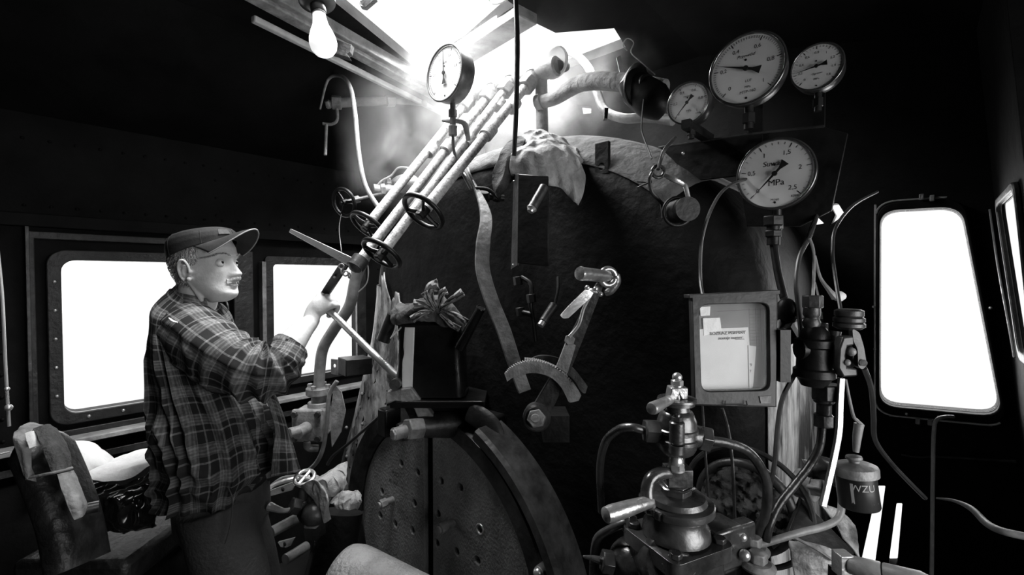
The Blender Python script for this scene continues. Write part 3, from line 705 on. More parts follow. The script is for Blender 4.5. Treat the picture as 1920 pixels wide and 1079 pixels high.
# panel that carries the right hand gauges
gp = thing('gauge_bracket', onY(1400, 300, 1.19), 'dark steel gauge bracket plate with a lit top edge right of the boiler', 'bracket')
b = MB(); P = [(1236, 277), (1300, 268), (1420, 252), (1545, 238), (1590, 250), (1560, 395), (1500, 425), (1400, 425), (1385, 330), (1300, 340), (1262, 300)]
b.plate([[onY(x, y, 1.185) for x, y in P]], (0, .006, 0)); b.build('panel_plate', iron_m, gp, bevel=.0015)
b = MB(); b.tube([onY(x, y, 1.17) for x, y in ((1235, 277), (1300, 267), (1420, 250), (1545, 237))], .0028, 6, 2); b.build('top_edge', midiron_m, gp)
b = MB(); b.box(gA+V((0, .07, 0)), (.03, .06, .10)); b.box(gA+V((0, .085, -.14)), (.03, .012, .26)); b.build('gauge_post', iron_m, gp)
b = MB(); b.box(gD+V((0, .045, -.08)), (.02, .012, .16)); b.build('gauge_post', iron_m, gp)
b = MB(); b.box(gC+V((.0, .07, -.05)), (.02, .16, .02)); b.build('gauge_post', iron_m, gp)
b = MB(); b.box(gB+V((.0, .045, 0)), (.05, .03, .05)); b.build('gauge_post', iron_m, gp)
b = MB(); b.sphere(onY(1281, 288, 1.17), .004); b.build('screw', steel_m, gp)
b = MB(); b.hex(onY(1450, 405, 1.13), onY(1450, 424, 1.13), .022); b.cyl(onY(1450, 424, 1.13), onY(1450, 460, 1.13), .013); b.hex(onY(1450, 432, 1.13), onY(1450, 445, 1.13), .018); b.tube([onY(1450, 455, 1.13), onY(1458, 510, 1.12), onY(1470, 560, 1.1)], .008, 8)
tag(b.build('gauge_union', iron_m, bevel=.001), 'black pipe union under the large lower gauge', 'pipe fitting')
# small tap mechanism left of the panel
tp = thing('drain_tap', Q(1262, 370, 1.0), 'small bent lever tap with a clevis below the smallest left gauge', 'valve')
b = MB(); b.torus(Q(1234, 322, 1.0), CF, .013, .004, 20, 8, hint=CR); b.build('clevis', midiron_m, tp)
b = MB(); b.tube([Q(1246, 329, .99), Q(1262, 336, .98), Q(1281, 346, .98), Q(1287, 356, .98), Q(1297, 402, .99)], [.004, .006, .005, .005, .004], 8, flat=.6); b.build('bent_lever', steel_m, tp)
b = MB(); b.cyl(Q(1268, 398, 1.03), Q(1290, 392, .96), .026); b.torus(Q(1270, 397, .985), Q(1290, 392, .96)-Q(1268, 398, 1.03), .03, .004); b.cyl(Q(1270, 380, 1.03), Q(1250, 400, 1.1), .014); b.build('tap_body', iron_m, tp)
b = MB(); b.tube([Q(1266, 258, 1.02), Q(1247, 280, 1.0), Q(1239, 300, 1.0), Q(1234, 318, .99)], .004, 8); b.tube([Q(1225, 320, 1.0), Q(1218, 335, 1.0), Q(1222, 360, 1.01), Q(1240, 382, 1.02), Q(1243, 410, 1.02)], .004, 8); b.build('link', midiron_m, tp)
b = MB(); b.cyl(Q(1195, 352, 1.02), Q(1222, 340, 1.0), .002); b.cyl(Q(1195, 341, 1.02), Q(1222, 343, 1.0), .0015); b.build('split_pin', midiron_m, tp)
# ================================================================ cloth helper
def patch(corners, nu, nv, amp, freq, seed, sag=0.0, nrm=None, fine=.35):
    """crumpled cloth over a net of rows of points"""
    R = [catmull([V(p) for p in r], 6) for r in corners]; m = len(R[0])
    cols = [catmull([r[j] for r in R], 6) for j in range(m)]
    ni = len(cols[0]); nd = V(nrm) if nrm else -CF
    def at(u, v):
        x = v*(m-1); y = u*(ni-1); j = min(int(x), m-2); i = min(int(y), ni-2); a = x-j; c = y-i
        return (cols[j][i]*(1-a)*(1-c)+cols[j+1][i]*a*(1-c)+cols[j][i+1]*(1-a)*c+cols[j+1][i+1]*a*c)
    def fn(u, v):
        p = at(u, v)
        q = V((p.x, p.y, p.z*.42))
        n1 = noise.noise_vector(q*freq+V((seed, 0, 0))); r = 1-abs(noise.noise(q*freq*1.7+V((0, seed, 0))))*2
        return p+nd*amp*(r*.9)+n1*amp*.6+noise.noise_vector(q*freq*3.1+V((0, 0, seed)))*amp*fine
    b = MB(); b.sheet(fn, nu, nv); return b
def QR(rows): return [[Q(*p) for p in r] for r in rows]
# rags on the boiler shoulder
b = patch(QR([[(968, 268, 1.33), (990, 246, 1.42), (1030, 252, 1.40), (1065, 270, 1.36), (1098, 298, 1.34)],
              [(962, 285, 1.27), (985, 275, 1.27), (1020, 272, 1.25), (1055, 292, 1.24), (1088, 312, 1.27)],
              [(958, 305, 1.25), (980, 300, 1.22), (1015, 300, 1.21), (1060, 330, 1.21), (1098, 335, 1.24)],
              [(955, 325, 1.25), (985, 330, 1.23), (1025, 335, 1.21), (1070, 355, 1.21), (1092, 365, 1.23)],
              [(958, 340, 1.26), (990, 350, 1.25), (1030, 345, 1.22), (1078, 375, 1.22), (1086, 384, 1.24)]]), 90, 120, .016, 13, 3, fine=.3)
tag(b.build('draped_rag', rag_m, solid=.003), 'pale crumpled rag draped over the boiler shoulder, dark underneath', 'rag')
b = patch(QR([[(955, 268, 1.30), (975, 258, 1.33), (985, 268, 1.3)], [(938, 290, 1.27), (955, 295, 1.25), (972, 300, 1.25)], [(930, 315, 1.27), (945, 325, 1.25), (965, 330, 1.24)],
              [(924, 345, 1.27), (938, 352, 1.25), (952, 350, 1.24)], [(932, 366, 1.28), (938, 370, 1.27), (944, 362, 1.26)]]), 50, 30, .013, 13, 9, fine=.3)
tag(b.build('hanging_rag', darkrag_m, solid=.003), 'dark oily rag hanging down left of the long vertical rod', 'rag')
# water glass shield and its stick
ws = thing('gauge_shield', Q(1000, 420, 1.2), 'tall dark shield plate with a lit left edge below the draped rag', 'shield')
b = MB(); b.plate([[Q(972, 326, 1.20), Q(1028, 330, 1.16), Q(1028, 500, 1.16), Q(970, 494, 1.20)]], CF*.01+CR*.002); b.build('front_plate', iron_m, ws, bevel=.002)
b = MB(); b.plate([[Q(963, 327, 1.24), Q(972, 326, 1.20), Q(970, 498, 1.20), Q(958, 506, 1.24)]], CR*.004); b.build('side_flange', midiron_m, ws, bevel=.001)
b = MB(); b.sphere(Q(962, 497, 1.215), .003); b.sphere(Q(964, 340, 1.22), .003); b.build('rivet', steel_m, ws)
st = thing('sight_tube', Q(1005, 380, 1.14), 'short slanted metal tube catching light on the dark shield', 'tube')
b = MB(); b.cyl(Q(1021, 350, 1.13), Q(998, 390, 1.11), .012, cham=.002); b.build('tube_body', midiron_m, st)
b = MB(); b.lathe(Q(998, 390, 1.11), Q(992, 400, 1.105)-Q(998, 390, 1.11), [(0, .012), (.003, .013), (.008, .009), (.012, .008)], 16); b.build('end_cap', steel_m, st)
s2 = thing('drain_cock', Q(1022, 595, 1.2), 'dim slanted cock handle hanging left of the reverser lever', 'valve')
b = MB(); b.cyl(Q(1040, 572, 1.2), Q(1018, 604, 1.18), .013, .011, cham=.002); b.build('barrel', midiron_m, s2); b = MB(); b.cyl(Q(1018, 604, 1.18), Q(1013, 611, 1.175), .009); b.build('tip', steel_m, s2)
b = MB(); b.tube([Q(1040, 572, 1.2), Q(1046, 545, 1.22), Q(1046, 520, 1.25)], .004, 8); b.build('stem', iron_m, s2)
b = MB(); b.tube([Q(978, 520, 1.3), Q(996, 535, 1.27), Q(995, 570, 1.26), Q(1000, 605, 1.26), Q(1004, 640, 1.27)], .006, 8)
for (x, y, d) in ((970, 527, 1.3), (995, 560, 1.26), (975, 585, 1.28)): b.hex(Q(x, y-8, d), Q(x+2, y+8, d), .013)
b.cyl(Q(975, 585, 1.28), Q(997, 590, 1.26), .008); tag(b.build('test_cocks', iron_m), 'dim cluster of small test cock fittings beside the flat bent bar', 'valve')
# bent flat lever (firedoor / regulator bar)
bb = thing('bent_bar', Q(910, 500, 1.35), 'long bent flat steel bar running down the middle of the backhead', 'bar')
C = [(868, 312, 1.42), (893, 352, 1.38), (912, 405, 1.33), (907, 455, 1.31), (906, 505, 1.31), (922, 562, 1.31), (946, 622, 1.30), (965, 680, 1.29), (985, 735, 1.28)]
W = [.004, .006, .017, .020, .020, .020, .020, .019, .018]
cen = catmull([Q(*c) for c in C], 6); k = len(cen); rg = []
for i, p in enumerate(cen):
    t = i/(k-1)*(len(W)-1); j = min(int(t), len(W)-2); w = W[j]*(1-t+j)+W[j+1]*(t-j)
    T = (cen[min(i+1, k-1)]-cen[max(i-1, 0)]).normalized(); s = T.cross(CF).normalized(); f = (CF*.9-CR*.4).normalized()*.009
    rg.append([p-s*w, p+s*w, p+s*w+f, p-s*w+f])
b = MB(); b.quadstrip(rg); b.build('bar', greyiron_m, bb, bevel=.002)
b = MB(); b.tube([Q(893, 352, 1.38), Q(882, 330, 1.4), Q(877, 316, 1.42)], .004, 6); b.tube([Q(893, 352, 1.38), Q(884, 340, 1.4), Q(870, 325, 1.42)], .004, 6); b.build('fork', steel_m, bb)
b = MB(); b.tube([Q(893, 353, 1.38), Q(915, 356, 1.38), Q(935, 372, 1.38)], .006, 8); b.hex(Q(900, 368, 1.4), Q(918, 368, 1.4), .018); b.hex(Q(925, 368, 1.4), Q(936, 372, 1.42), .015); b.cyl(Q(905, 368, 1.4), Q(945, 372, 1.42), .01); b.build('joint', iron_m, bb, bevel=.001)
# ================================================================ reverser
rv = thing('reverser_stand', Q(1020, 700, 1.1), 'notched quarter circle sector plates with a pivot nut, low in the middle of the cab', 'quadrant')
OC = Q(1008, 785, 1.12)
dc = 1.10
def sector(dd, pts_out, name, m, teeth=True):
    b = MB()
    out = catmull([Q(x, y, dd) for x, y in pts_out[0]], 10); inn = catmull([Q(x, y, dd) for x, y in pts_out[1]], 8)
    if teeth:
        o2 = []
        for i, p in enumerate(out):
            if 4 < i < len(out)-16: d = (p-Q(1010, 760, dd)).normalized(); o2.append(p-d*(.004 if i % 2 else 0))
            else: o2.append(p)
        out = o2
    b.plate([roundpoly(out[:1], 0) + out[1:] + list(reversed(inn))], CF*.014); return b.build(name, m, rv, bevel=.0015)
sector(1.08, ([(946, 702), (955, 690), (975, 679), (1000, 675), (1025, 680), (1048, 692), (1068, 710), (1082, 728), (1090, 742)], [(951, 716), (968, 706), (1000, 700), (1030, 707), (1050, 724), (1062, 745), (1068, 755), (1085, 752)]), 'sector_plate', greyiron_m)
sector(1.13, ([(985, 680), (1010, 668), (1040, 670), (1065, 682), (1085, 702), (1102, 725)], [(990, 690), (1020, 684), (1050, 694), (1075, 712), (1090, 735), (1098, 738)]), 'rear_sector_plate', midiron_m, False)
b = MB()
for k in range(22):
    t = k/21; x = 985+75*t; y = 676+26*t*t+1; b.box(Q(x, y, 1.105), (.003, .012, .028), (CR, CU, CF))
b.build('notch_teeth', steel_m, rv)
b = MB(); b.lathe(Q(1007, 786, 1.07), CF, [(0, .028), (.006, .033), (.02, .033), (.05, .028)], 28); b.build('pivot_washer', midiron_m, rv)
b = MB(); b.hex(Q(1005, 785, 1.045), Q(1007, 786, 1.075), .022); b.cyl(Q(1003, 785, 1.035), Q(1007, 786, 1.06), .010); b.build('pivot_nut', greyiron_m, rv, bevel=.0015)
b = MB(); b.cyl(Q(1008, 786, 1.1), Q(1020, 790, 1.30), .02); b.box(Q(1040, 795, 1.26), (.07, .07, .10), (CR, CU, CF)); b.build('pivot_bracket', iron_m, rv)
rl = thing('reverser_lever', Q(1010, 785, 1.1), 'tall reversing lever with a bright horizontal grip and flat latch', 'lever')
b = MB(); b.plate([[Q(990, 778, 1.10), Q(1026, 790, 1.10), Q(1068, 700, 1.095), Q(1092, 640, 1.09), Q(1132, 535, 1.07), Q(1120, 530, 1.07), Q(1072, 625, 1.09), Q(1043, 690, 1.095)]], CF*.018); b.build('lever_arm', midiron_m, rl, bevel=.002)
b = MB(); b.plate([[Q(1043, 690, 1.07), Q(1064, 702, 1.07), Q(1080, 648, 1.07), Q(1062, 640, 1.07)]], CF*.012); b.build('latch_block', greyiron_m, rl, bevel=.002)
b = MB(); b.hex(Q(1068, 638, 1.06), Q(1068, 638, 1.085), .013); b.build('latch_nut', greyiron_m, rl, bevel=.001)
b = MB(); b.tube([Q(1067, 632, 1.06), Q(1085, 610, 1.06), Q(1094, 580, 1.055), Q(1106, 556, 1.05)], .004, 8); b.build('latch_rod', steel_m, rl)
b = MB(); P = [Q(1050, 592, 1.0), Q(1056, 598, 1.0), Q(1066, 597, 1.0), Q(1108, 558, 1.03), Q(1118, 540, 1.035), Q(1100, 541, 1.03), Q(1068, 572, 1.01)]
b.plate([roundpoly(P, .004)], CF*.006); b.build('latch_blade', steel_m, rl, bevel=.001)
b = MB()
for x, y in ((1101, 540), (1117, 542), (1126, 552)): b.sphere(Q(x, y, 1.03), .006)
b.cyl(Q(1100, 543, 1.035), Q(1128, 552, 1.035), .004); b.build('pivot_pins', steel_m, rl)
b = MB(); b.lathe(Q(1086, 513, .99), Q(1142, 519, 1.06)-Q(1086, 513, .99), [(0, .009), (.001, .0145), (.006, .016), (.010, .015), (.085, .0145), (.1, .013)], 28); b.build('grip', handle_m, rl)
b = MB(); b.torus(Q(1140, 520, 1.055), CF-CR*.3, .019, .007, 32, 12); b.tube([Q(1155, 516, 1.06), Q(1156, 530, 1.065), Q(1145, 545, 1.07), Q(1135, 550, 1.075)], [.009, .010, .010, .008], 10); b.build('grip_ring', handle_m, rl)
# ================================================================ oil can on its shelf
oc = thing('oil_can', Q(812, 735, 1.5), 'large blackened oil can with its left side coloured as window-lit, rags stuffed on its lid', 'oil can')
R = []
cc = Q(812, 672, 1.53); ccu = V((0, 0, 1))
zt = Q(812, 606, 1.53).z; zb = Q(812, 738, 1.53).z
cr2 = V((CR.x, CR.y, 0)).normalized(); cf2 = V((CF.x, CF.y, 0)).normalized()
def canring(z, g, rr=.03):
    w = (.105+g*1.0)+.010*(zt-z)/(zt-zb); dpt = .075+g
    return [V((cc.x, cc.y, z))+cr2*x+cf2*y for x, y in rrect(-w, -dpt, w, dpt, rr, 5)]
R = [canring(zb, -.004), canring(zb+.004, 0), canring((zb+zt)/2, -.002), canring(zt-.006, 0), canring(zt, 0.003), canring(zt+.003, 0), canring(zt+.02, -.025), canring(zt+.026, -.05, .02)]
b = MB(); b.quadstrip(R); b.build('can_body', can_m, oc, smooth=45)
b = MB()
def cs(u, v):
    z = zb+.006+(zt-zb-.012)*u; w = .1065+.010*(zt-z)/(zt-zb); x = -w-.0+.034*max(0, (v-.35))**1.0*1.0; y = -.072+.0+(0.09)*(1-v)
    x = -w+(.062*(v-.55)/.45 if v > .55 else 0); y = -.0765 if v > .55 else -.0765+.11*(1-v/.55)
    dent = -.010*math.exp(-((u-.62)/.07)**2)*math.exp(-((v-.5)/.2)**2)
    rd = .014*math.exp(-((v-.55)/.16)**2)
    return V((cc.x, cc.y, z))+cr2*(x-dent+rd)+cf2*(y+rd*.9)
b.sheet(cs, 40, 30); b.build('lit_can_side', canside_m, oc, solid=.002)  # pale sheet painting the can's window-lit side
b = MB(); b.cyl(Q(862, 652, 1.42), Q(902, 578, 1.36), .018, .0135); b.torus(Q(902, 578, 1.36), Q(902, 578, 1.36)-Q(862, 652, 1.42), .0135, .002, 20, 6); b.build('spout', can_m, oc)
b = MB(); b.tube([Q(764, 612, 1.5), Q(752, 592, 1.46), Q(745, 593, 1.46), Q(740, 620, 1.45), Q(733, 634, 1.45)], .0025, 6); b.tube([Q(762, 604, 1.47), Q(745, 622, 1.45), Q(732, 635, 1.45)], .0025, 6); b.tube([Q(742, 622, 1.46), Q(752, 650, 1.48), Q(750, 668, 1.5)], .002, 6); b.build('wire_bail', pale_m, oc)
b = MB(); b.cyl(Q(738, 592, 1.5), Q(718, 640, 1.5), .022); b.build('rolled_handle', iron_m, oc)
sh = thing('can_shelf', Q(820, 745, 1.5), 'dark oily shelf ledge that the oil can stands on', 'shelf')
b = MB(); b.box(V((cc.x, cc.y, zb-.012))+cr2*.03+cf2*.03, (.30, .26, .022), (cr2, cf2, ccu)); b.box(V((cc.x, cc.y, zb-.06))+cr2*.05+cf2*.05, (.22, .14, .09), (cr2, cf2, ccu)); b.build('ledge', iron_m, sh, bevel=.003)
b = MB(); b.tube([V((cc.x, cc.y, zb-.002))+cr2*x+cf2*(-.1) for x in (-.10, -.04, .03, .10, .17)], .003, 6); b.build('ledge_lip', midiron_m, sh)
# rags on the can
rows = [[(735, 585, 1.5), (755, 572, 1.5), (800, 590, 1.5), (850, 590, 1.5), (880, 615, 1.48)], [(735, 600, 1.46), (765, 575, 1.44), (808, 555, 1.45), (850, 570, 1.44), (882, 622, 1.43)], [(740, 610, 1.46), (775, 598, 1.42), (815, 575, 1.42), (845, 590, 1.42), (872, 628, 1.42)], [(755, 606, 1.46), (785, 606, 1.43), (818, 606, 1.42), (845, 612, 1.43), (866, 624, 1.44)]]
tag(patch(QR(rows), 60, 90, .014, 16, 21).build('oily_rag', darkrag_m, solid=.003), 'dark oily rag heaped on top of the oil can', 'rag')
rb = thing('knotted_rag', Q(820, 600, 1.42), 'pale knotted rag with splayed ends topping the dark heap on the can', 'rag')
for i, (pts, w) in enumerate([([(818, 580, 1.41), (806, 555, 1.40), (808, 540, 1.40), (822, 535, 1.4)], .02), ([(822, 578, 1.41), (828, 552, 1.39), (838, 545, 1.39)], .013), ([(826, 578, 1.41), (848, 562, 1.38), (868, 548, 1.37)], .013), ([(815, 578, 1.4), (802, 560, 1.39), (795, 548, 1.39)], .012), ([(826, 582, 1.41), (850, 590, 1.39), (875, 606, 1.39)], .012), ([(815, 583, 1.4), (796, 572, 1.39), (775, 570, 1.39)], .014), ([(825, 590, 1.4), (845, 608, 1.4), (862, 618, 1.4)], .010), ([(812, 585, 1.4), (790, 588, 1.38), (772, 600, 1.4)], .012)]):
    P = catmull([Q(*p) for p in pts], 8); rr = []
    k = len(P)
    for j, p in enumerate(P):
        T = (P[min(j+1, k-1)]-P[max(j-1, 0)]).normalized(); s = T.cross(CF).normalized(); wd = w*(.35+.65*j/(k-1))
        rr.append([p+s*wd*q+CF*(.006*math.sin(q*5+i+j*.5)) for q in (-1, -.6, -.2, .2, .6, 1)])
    b = MB(); b.quadstrip(rr, closed=False); b.build('rag_tail', dimrag_m, rb, solid=.003)
# ================================================================ left side: handwheel, hose, steam cock
hw = thing('wall_handwheel', Q(645, 380, 1.75), 'dark handwheel on a short spindle, highest of the handwheels and nearest the wall', 'valve')
ax = (Q(720, 362, 1.95)-Q(645, 380, 1.75)).normalized()
handwheel(hw, Q(645, 380, 1.75), ax, .052, .007, iron_m, 3, 1.6)
b = MB(); b.cyl(Q(650, 379, 1.76), Q(725, 362, 1.95), .009); b.hex(Q(660, 377, 1.79), Q(672, 374, 1.82), .016); b.build('spindle', midiron_m, hw)
b = MB(); b.tube([Q(640, 402, 1.74), Q(636, 430, 1.72), Q(640, 470, 1.68), Q(640, 492, 1.6)], .002, 6); b.build('cord', cable_m, hw)
cv = thing('corner_valve', Q(720, 360, 1.95), 'small dusty valve body with a thin bent tube behind the valve rods', 'valve')
b = MB(); b.cyl(Q(700, 355, 1.92), Q(742, 358, 1.96), .022); b.hex(Q(712, 356, 1.93), Q(722, 356, 1.94), .028); b.cyl(Q(728, 358, 1.95), Q(726, 334, 1.95), .014); b.hex(Q(727, 346, 1.95), Q(726, 336, 1.95), .018); b.build('valve_body', greyiron_m, cv, bevel=.001)
b = MB(); b.tube([Q(706, 352, 1.92), Q(715, 340, 1.92), Q(733, 330, 1.93), Q(748, 315, 1.93), Q(772, 316, 1.93)], .005, 8); b.build('thin_tube', pipe_m, cv)
b = MB(); b.sphere(Q(760, 345, 2.05), .07, sc=(1.2, .8, .6)); b.build('bonnet', greyiron_m, cv)
MB
b = MB(); b.tube([Q(600, 205, 2.0), Q(615, 150, 2.02), Q(640, 143, 1.95), Q(657, 165, 1.85), Q(666, 215, 1.78), Q(673, 290, 1.72), Q(686, 350, 1.70), Q(716, 398, 1.68)], [.004, .006, .008, .009, .009, .009, .009, .009], 10, 8)
tag(b.build('arched_tube', pipe_m), 'thin pale tube arching down from the dark roof behind the valve rods', 'tube')
hp = thing('heating_pipe', Q(700, 192, 2.1), 'horizontal dusty pipe with a union and hanging crank handle near the roof', 'pipe')
b = MB(); b.cyl(Q(636, 193, 2.1), Q(740, 188, 2.15), .021); b.cyl(Q(736, 189, 2.15), Q(800, 194, 2.2), .014); b.hex(Q(724, 189, 2.13), Q(740, 189, 2.15), .027); b.build('pipe_body', pipe_m, hp)
b = MB(); b.hex(Q(622, 192, 2.08), Q(640, 193, 2.09), .032, phase=.1); b.cyl(Q(610, 196, 2.07), Q(626, 194, 2.08), .016); b.hex(Q(612, 196, 2.07), Q(619, 195, 2.07), .02); b.build('union_nut', greyiron_m, hp, bevel=.002)
b = MB(); b.tube([Q(632, 205, 2.08), Q(632, 225, 2.07), Q(622, 233, 2.07), Q(605, 232, 2.06)], .007, 8); b.cyl(Q(612, 234, 2.06), Q(610, 291, 2.05), .007); b.build('crank_handle', greyiron_m, hp)
# curved exhaust pipe in front of window 2, with flange and valve box
cp = thing('curved_pipe', Q(600, 720, 1.85), 'thick grey pipe curving down in front of the second side window to a bolted flange', 'pipe')
b = MB(); b.tube([Q(690, 470, 1.72), Q(668, 520, 1.75), Q(655, 575, 1.78), Q(625, 620, 1.82), Q(604, 660, 1.85), Q(598, 725, 1.87)], .0215, 20, 8); b.build('pipe_body', pipe_m, cp)
fz = Q(598, 735, 1.87); up = V((0, 0, 1))
b = MB(); b.cyl(fz-up*.012, fz+up*.02, .05, cham=.004, seg=28); b.cyl(fz-up*.06, fz-up*.01, .03); b.cyl(fz-up*.062, fz-up*.04, .044, cham=.003); b.build('flange', greyiron_m, cp)
for k in range(4):
    t = .6+PI/2*k; q = fz+V((math.cos(t), math.sin(t), 0))*.039
    b = MB(); b.hex(q+up*.018, q+up*.032, .011); b.build('flange_bolt', greyiron_m, cp, bevel=.001)
vb = thing('steam_cock', Q(590, 800, 1.85), 'dusty boxy steam cock with corner bolts under the curved pipe', 'valve')
bc = Q(582, 795, 1.83); A = (V((.75, .66, 0)), V((-.66, .75, 0)), up)
b = MB(); b.box(bc+A[1]*.03, (.115, .09, .12), A); b.build('valve_box', greyiron_m, vb, bevel=.012)
b = MB(); b.box(bc-A[1]*.022, (.125, .02, .13), A); b.build('cover_plate', greyiron_m, vb, bevel=.008)
for sx in (-1, 1):
    for sz in (-1, 1):
        q = bc-A[1]*.032+A[0]*sx*.046+up*sz*.048; MB().hex(q, q-A[1]*.014, .013).build('cover_bolt', midiron_m, vb, bevel=.001)
b = MB(); b.cyl(bc-A[1]*.03-up*.005, bc-A[1]*.09-up*.01-A[0]*.01, .024); b.cyl(bc-A[1]*.08-A[0]*.005, bc-A[1]*.11-A[0]*.03, .019); b.build('inlet_stub', greyiron_m, vb, bevel=.002)
b = MB(); b.tube([bc-up*.06-A[1]*.03, bc-up*.09-A[1]*.02, bc-up*.10+A[0]*.03], .014, 10); b.build('drain_elbow', greyiron_m, vb)
bx = thing('square_lug', Q(640, 690, 1.72), 'small square steel lug box with a hole in front of the second window sill', 'bracket')
A2 = (CR, CU, CF)
b = MB(); c = Q(642, 690, 1.70); b.box(c+CR*.03+CF*.05, (.10, .062, .10), ((CR*.8+CF*.6), CU, (CF*.8-CR*.6))); b.build('lug_body', iron_m, bx, bevel=.003)
b = MB(); c2 = Q(626, 688, 1.66); P = [c2+CR*x+CU*y for x, y in ((-.011, -.026), (.014, -.032), (.014, .026), (-.011, .028))]; b.plate([P, [c2+CR*.002+CU*.003+(CR*math.cos(t)*.005+CU*math.sin(t)*.007) for t in [PI*k/5 for k in range(10)]]], CF*.006); b.build('lug_face', greyiron_m, bx, bevel=.001)
b = MB(); b.tube([Q(632, 715, 1.7), Q(618, 740, 1.7), Q(613, 790, 1.7), Q(606, 840, 1.72), Q(590, 872, 1.74), Q(560, 892, 1.78), Q(525, 900, 1.84), Q(490, 930, 1.9)], .008, 10); tag(b.build('rubber_hose', pipe_m), 'thin hose looping from the square lug down past the steam cock', 'hose')
b = MB(); b.tube([Q(726, 768, 1.48), Q(690, 800, 1.6), Q(650, 835, 1.72), Q(625, 855, 1.78), Q(614, 872, 1.8)], .006, 8); tag(b.build('thin_copper_line', cable_m), 'thin dark tube running diagonally across the peeling boiler edge', 'tube')
# plates and flaps of the boiler edge
b = MB(); P = [Q(626, 720, 1.92), Q(640, 735, 1.9), Q(648, 770, 1.88), Q(640, 810, 1.88), Q(622, 840, 1.88), Q(618, 790, 1.9)]; b.plate([P], CF*.006); tag(b.build('loose_flap', greyiron_m, bevel=.001), 'loose leaf shaped metal flap on the boiler edge behind the hose', 'flap')
# injector pipework by the man's legs with a rag over it
iv = thing('injector_valve', Q(560, 940, 1.5), 'cluster valve with small pale four hole handwheel beside the man\'s hip', 'valve')
wc = Q(571, 896, 1.5); wn = (V((0, 0, 1))-CF*.45).normalized()
b = MB(); b.torus(wc, wn, .030, .006, 36, 8)
a_, u_, w__ = frame(wn)
for k in range(4):
    d = u_*math.cos(k*PI/2+.4)+w__*math.sin(k*PI/2+.4); b.tube([wc, wc+d*.03], .0055, 6, 1)
b.build('handwheel', bright_m, iv)
b = MB(); b.cyl(wc-wn*.002, wc-wn*.08, .01); b.hex(wc-wn*.03, wc-wn*.055, .02); b.build('spindle', greyiron_m, iv)
b = MB(); b.cyl(Q(568, 912, 1.5), Q(566, 945, 1.5), .014); b.lathe(Q(566, 938, 1.5), V((0, 0, -1)), [(0, .018), (.006, .026), (.012, .026), (.02, .02)], 20); b.tube([Q(566, 940, 1.5), Q(575, 965, 1.5), Q(595, 975, 1.5)], [.022, .028, .03], 16); b.cyl(Q(548, 950, 1.47), Q(580, 955, 1.5), .02); b.hex(Q(545, 949, 1.46), Q(560, 951, 1.475), .027); b.sphere(Q(590, 965, 1.47), .04); b.hex(Q(588, 975, 1.46), Q(590, 1000, 1.48), .036); b.build('valve_body', midiron_m, iv, bevel=.001)
b = MB(); b.tube([Q(548, 955, 1.46), Q(530, 958, 1.46), Q(505, 950, 1.47)], [.007, .008, .014], 8); b.build('inlet_pipe', bright_m, iv)
b = MB(); b.tube([Q(592, 1000, 1.47), Q(590, 1020, 1.46), Q(580, 1060, 1.44), Q(565, 1120, 1.42)], .008, 8); b.build('drain_pipe', dpipe_m, iv)
tag(patch(QR([[(585, 895, 1.55), (605, 885, 1.52), (630, 875, 1.52), (655, 862, 1.55)], [(575, 905, 1.5), (600, 900, 1.46), (630, 893, 1.47), (655, 895, 1.5)], [(582, 920, 1.48), (605, 915, 1.45), (632, 912, 1.46), (658, 905, 1.5)], [(600, 938, 1.47), (612, 930, 1.46), (640, 925, 1.48), (655, 915, 1.5)]]), 60, 70, .016, 15, 41, fine=.35).build('crumpled_rag', rag_m, solid=.003), 'crumpled pale rag lying over the valve beside the peeling boiler edge', 'rag')
tag(patch(QR([[(618, 930, 1.48), (645, 920, 1.46), (678, 922, 1.48)], [(622, 945, 1.45), (650, 940, 1.44), (680, 940, 1.46)], [(635, 952, 1.45), (655, 955, 1.44), (672, 955, 1.46)]]), 40, 50, .008, 26, 45, fine=.6).build('striped_glove', rag_m, solid=.003), 'wrinkled work glove hanging below the crumpled rag at the door edge', 'glove')
tag(patch(QR([[(560, 912, 1.47), (590, 902, 1.44), (612, 918, 1.45)], [(575, 925, 1.47), (612, 930, 1.44), (618, 940, 1.45)], [(600, 955, 1.46), (608, 958, 1.44), (616, 955, 1.45)], [(604, 975, 1.46), (610, 980, 1.45), (622, 972, 1.46)]]), 40, 50, .008, 15, 61).build('rag_strip', rag_m, solid=.003), 'twisted strip of rag curling down from the valve handwheel', 'rag')
pb = thing('pipe_bracket', Q(530, 915, 1.7), 'pale flat bracket bar with a hole behind the man\'s hip', 'bracket')
b = MB(); P = [Q(503, 922, 1.7), Q(548, 905, 1.75), Q(552, 912, 1.75), Q(548, 920, 1.75), Q(505, 932, 1.7)]; b.plate([P], CF*.01); b.build('bar', greyiron_m, pb, bevel=.001)
b = MB(); b.sphere(Q(530, 918, 1.715), .008, sc=(1.4, .6, 1)); b.build('bolt_hole', hole_m, pb)
b = MB(); b.tube([Q(500, 924, 1.72), Q(515, 910, 1.74), Q(545, 900, 1.76), Q(580, 896, 1.8)], .009, 8); tag(b.build('bright_tube', bright_m), 'bright curved tube above the flat bracket bar behind the man', 'tube')
b = MB(); b.cyl(Q(510, 998, 1.75), Q(565, 968, 1.85), .02); tag(b.build('lower_pipe', pipe_m), 'dim slanted pipe low behind the man\'s trousers', 'pipe')
pg = thing('floor_bracket', Q(538, 1022, 1.75), 'small pale triangular bracket with a hole low beside the man\'s leg', 'bracket')
b = MB(); b.plate([[Q(521, 1018, 1.75), Q(552, 1010, 1.78), Q(545, 1024, 1.77), Q(535, 1028, 1.76), Q(526, 1026, 1.75)]], CF*.01); b.build('plate', greyiron_m, pg); MB().sphere(Q(534, 1021, 1.752), .007, sc=(1.4, .6, 1)).build('bolt_hole', hole_m, pg)
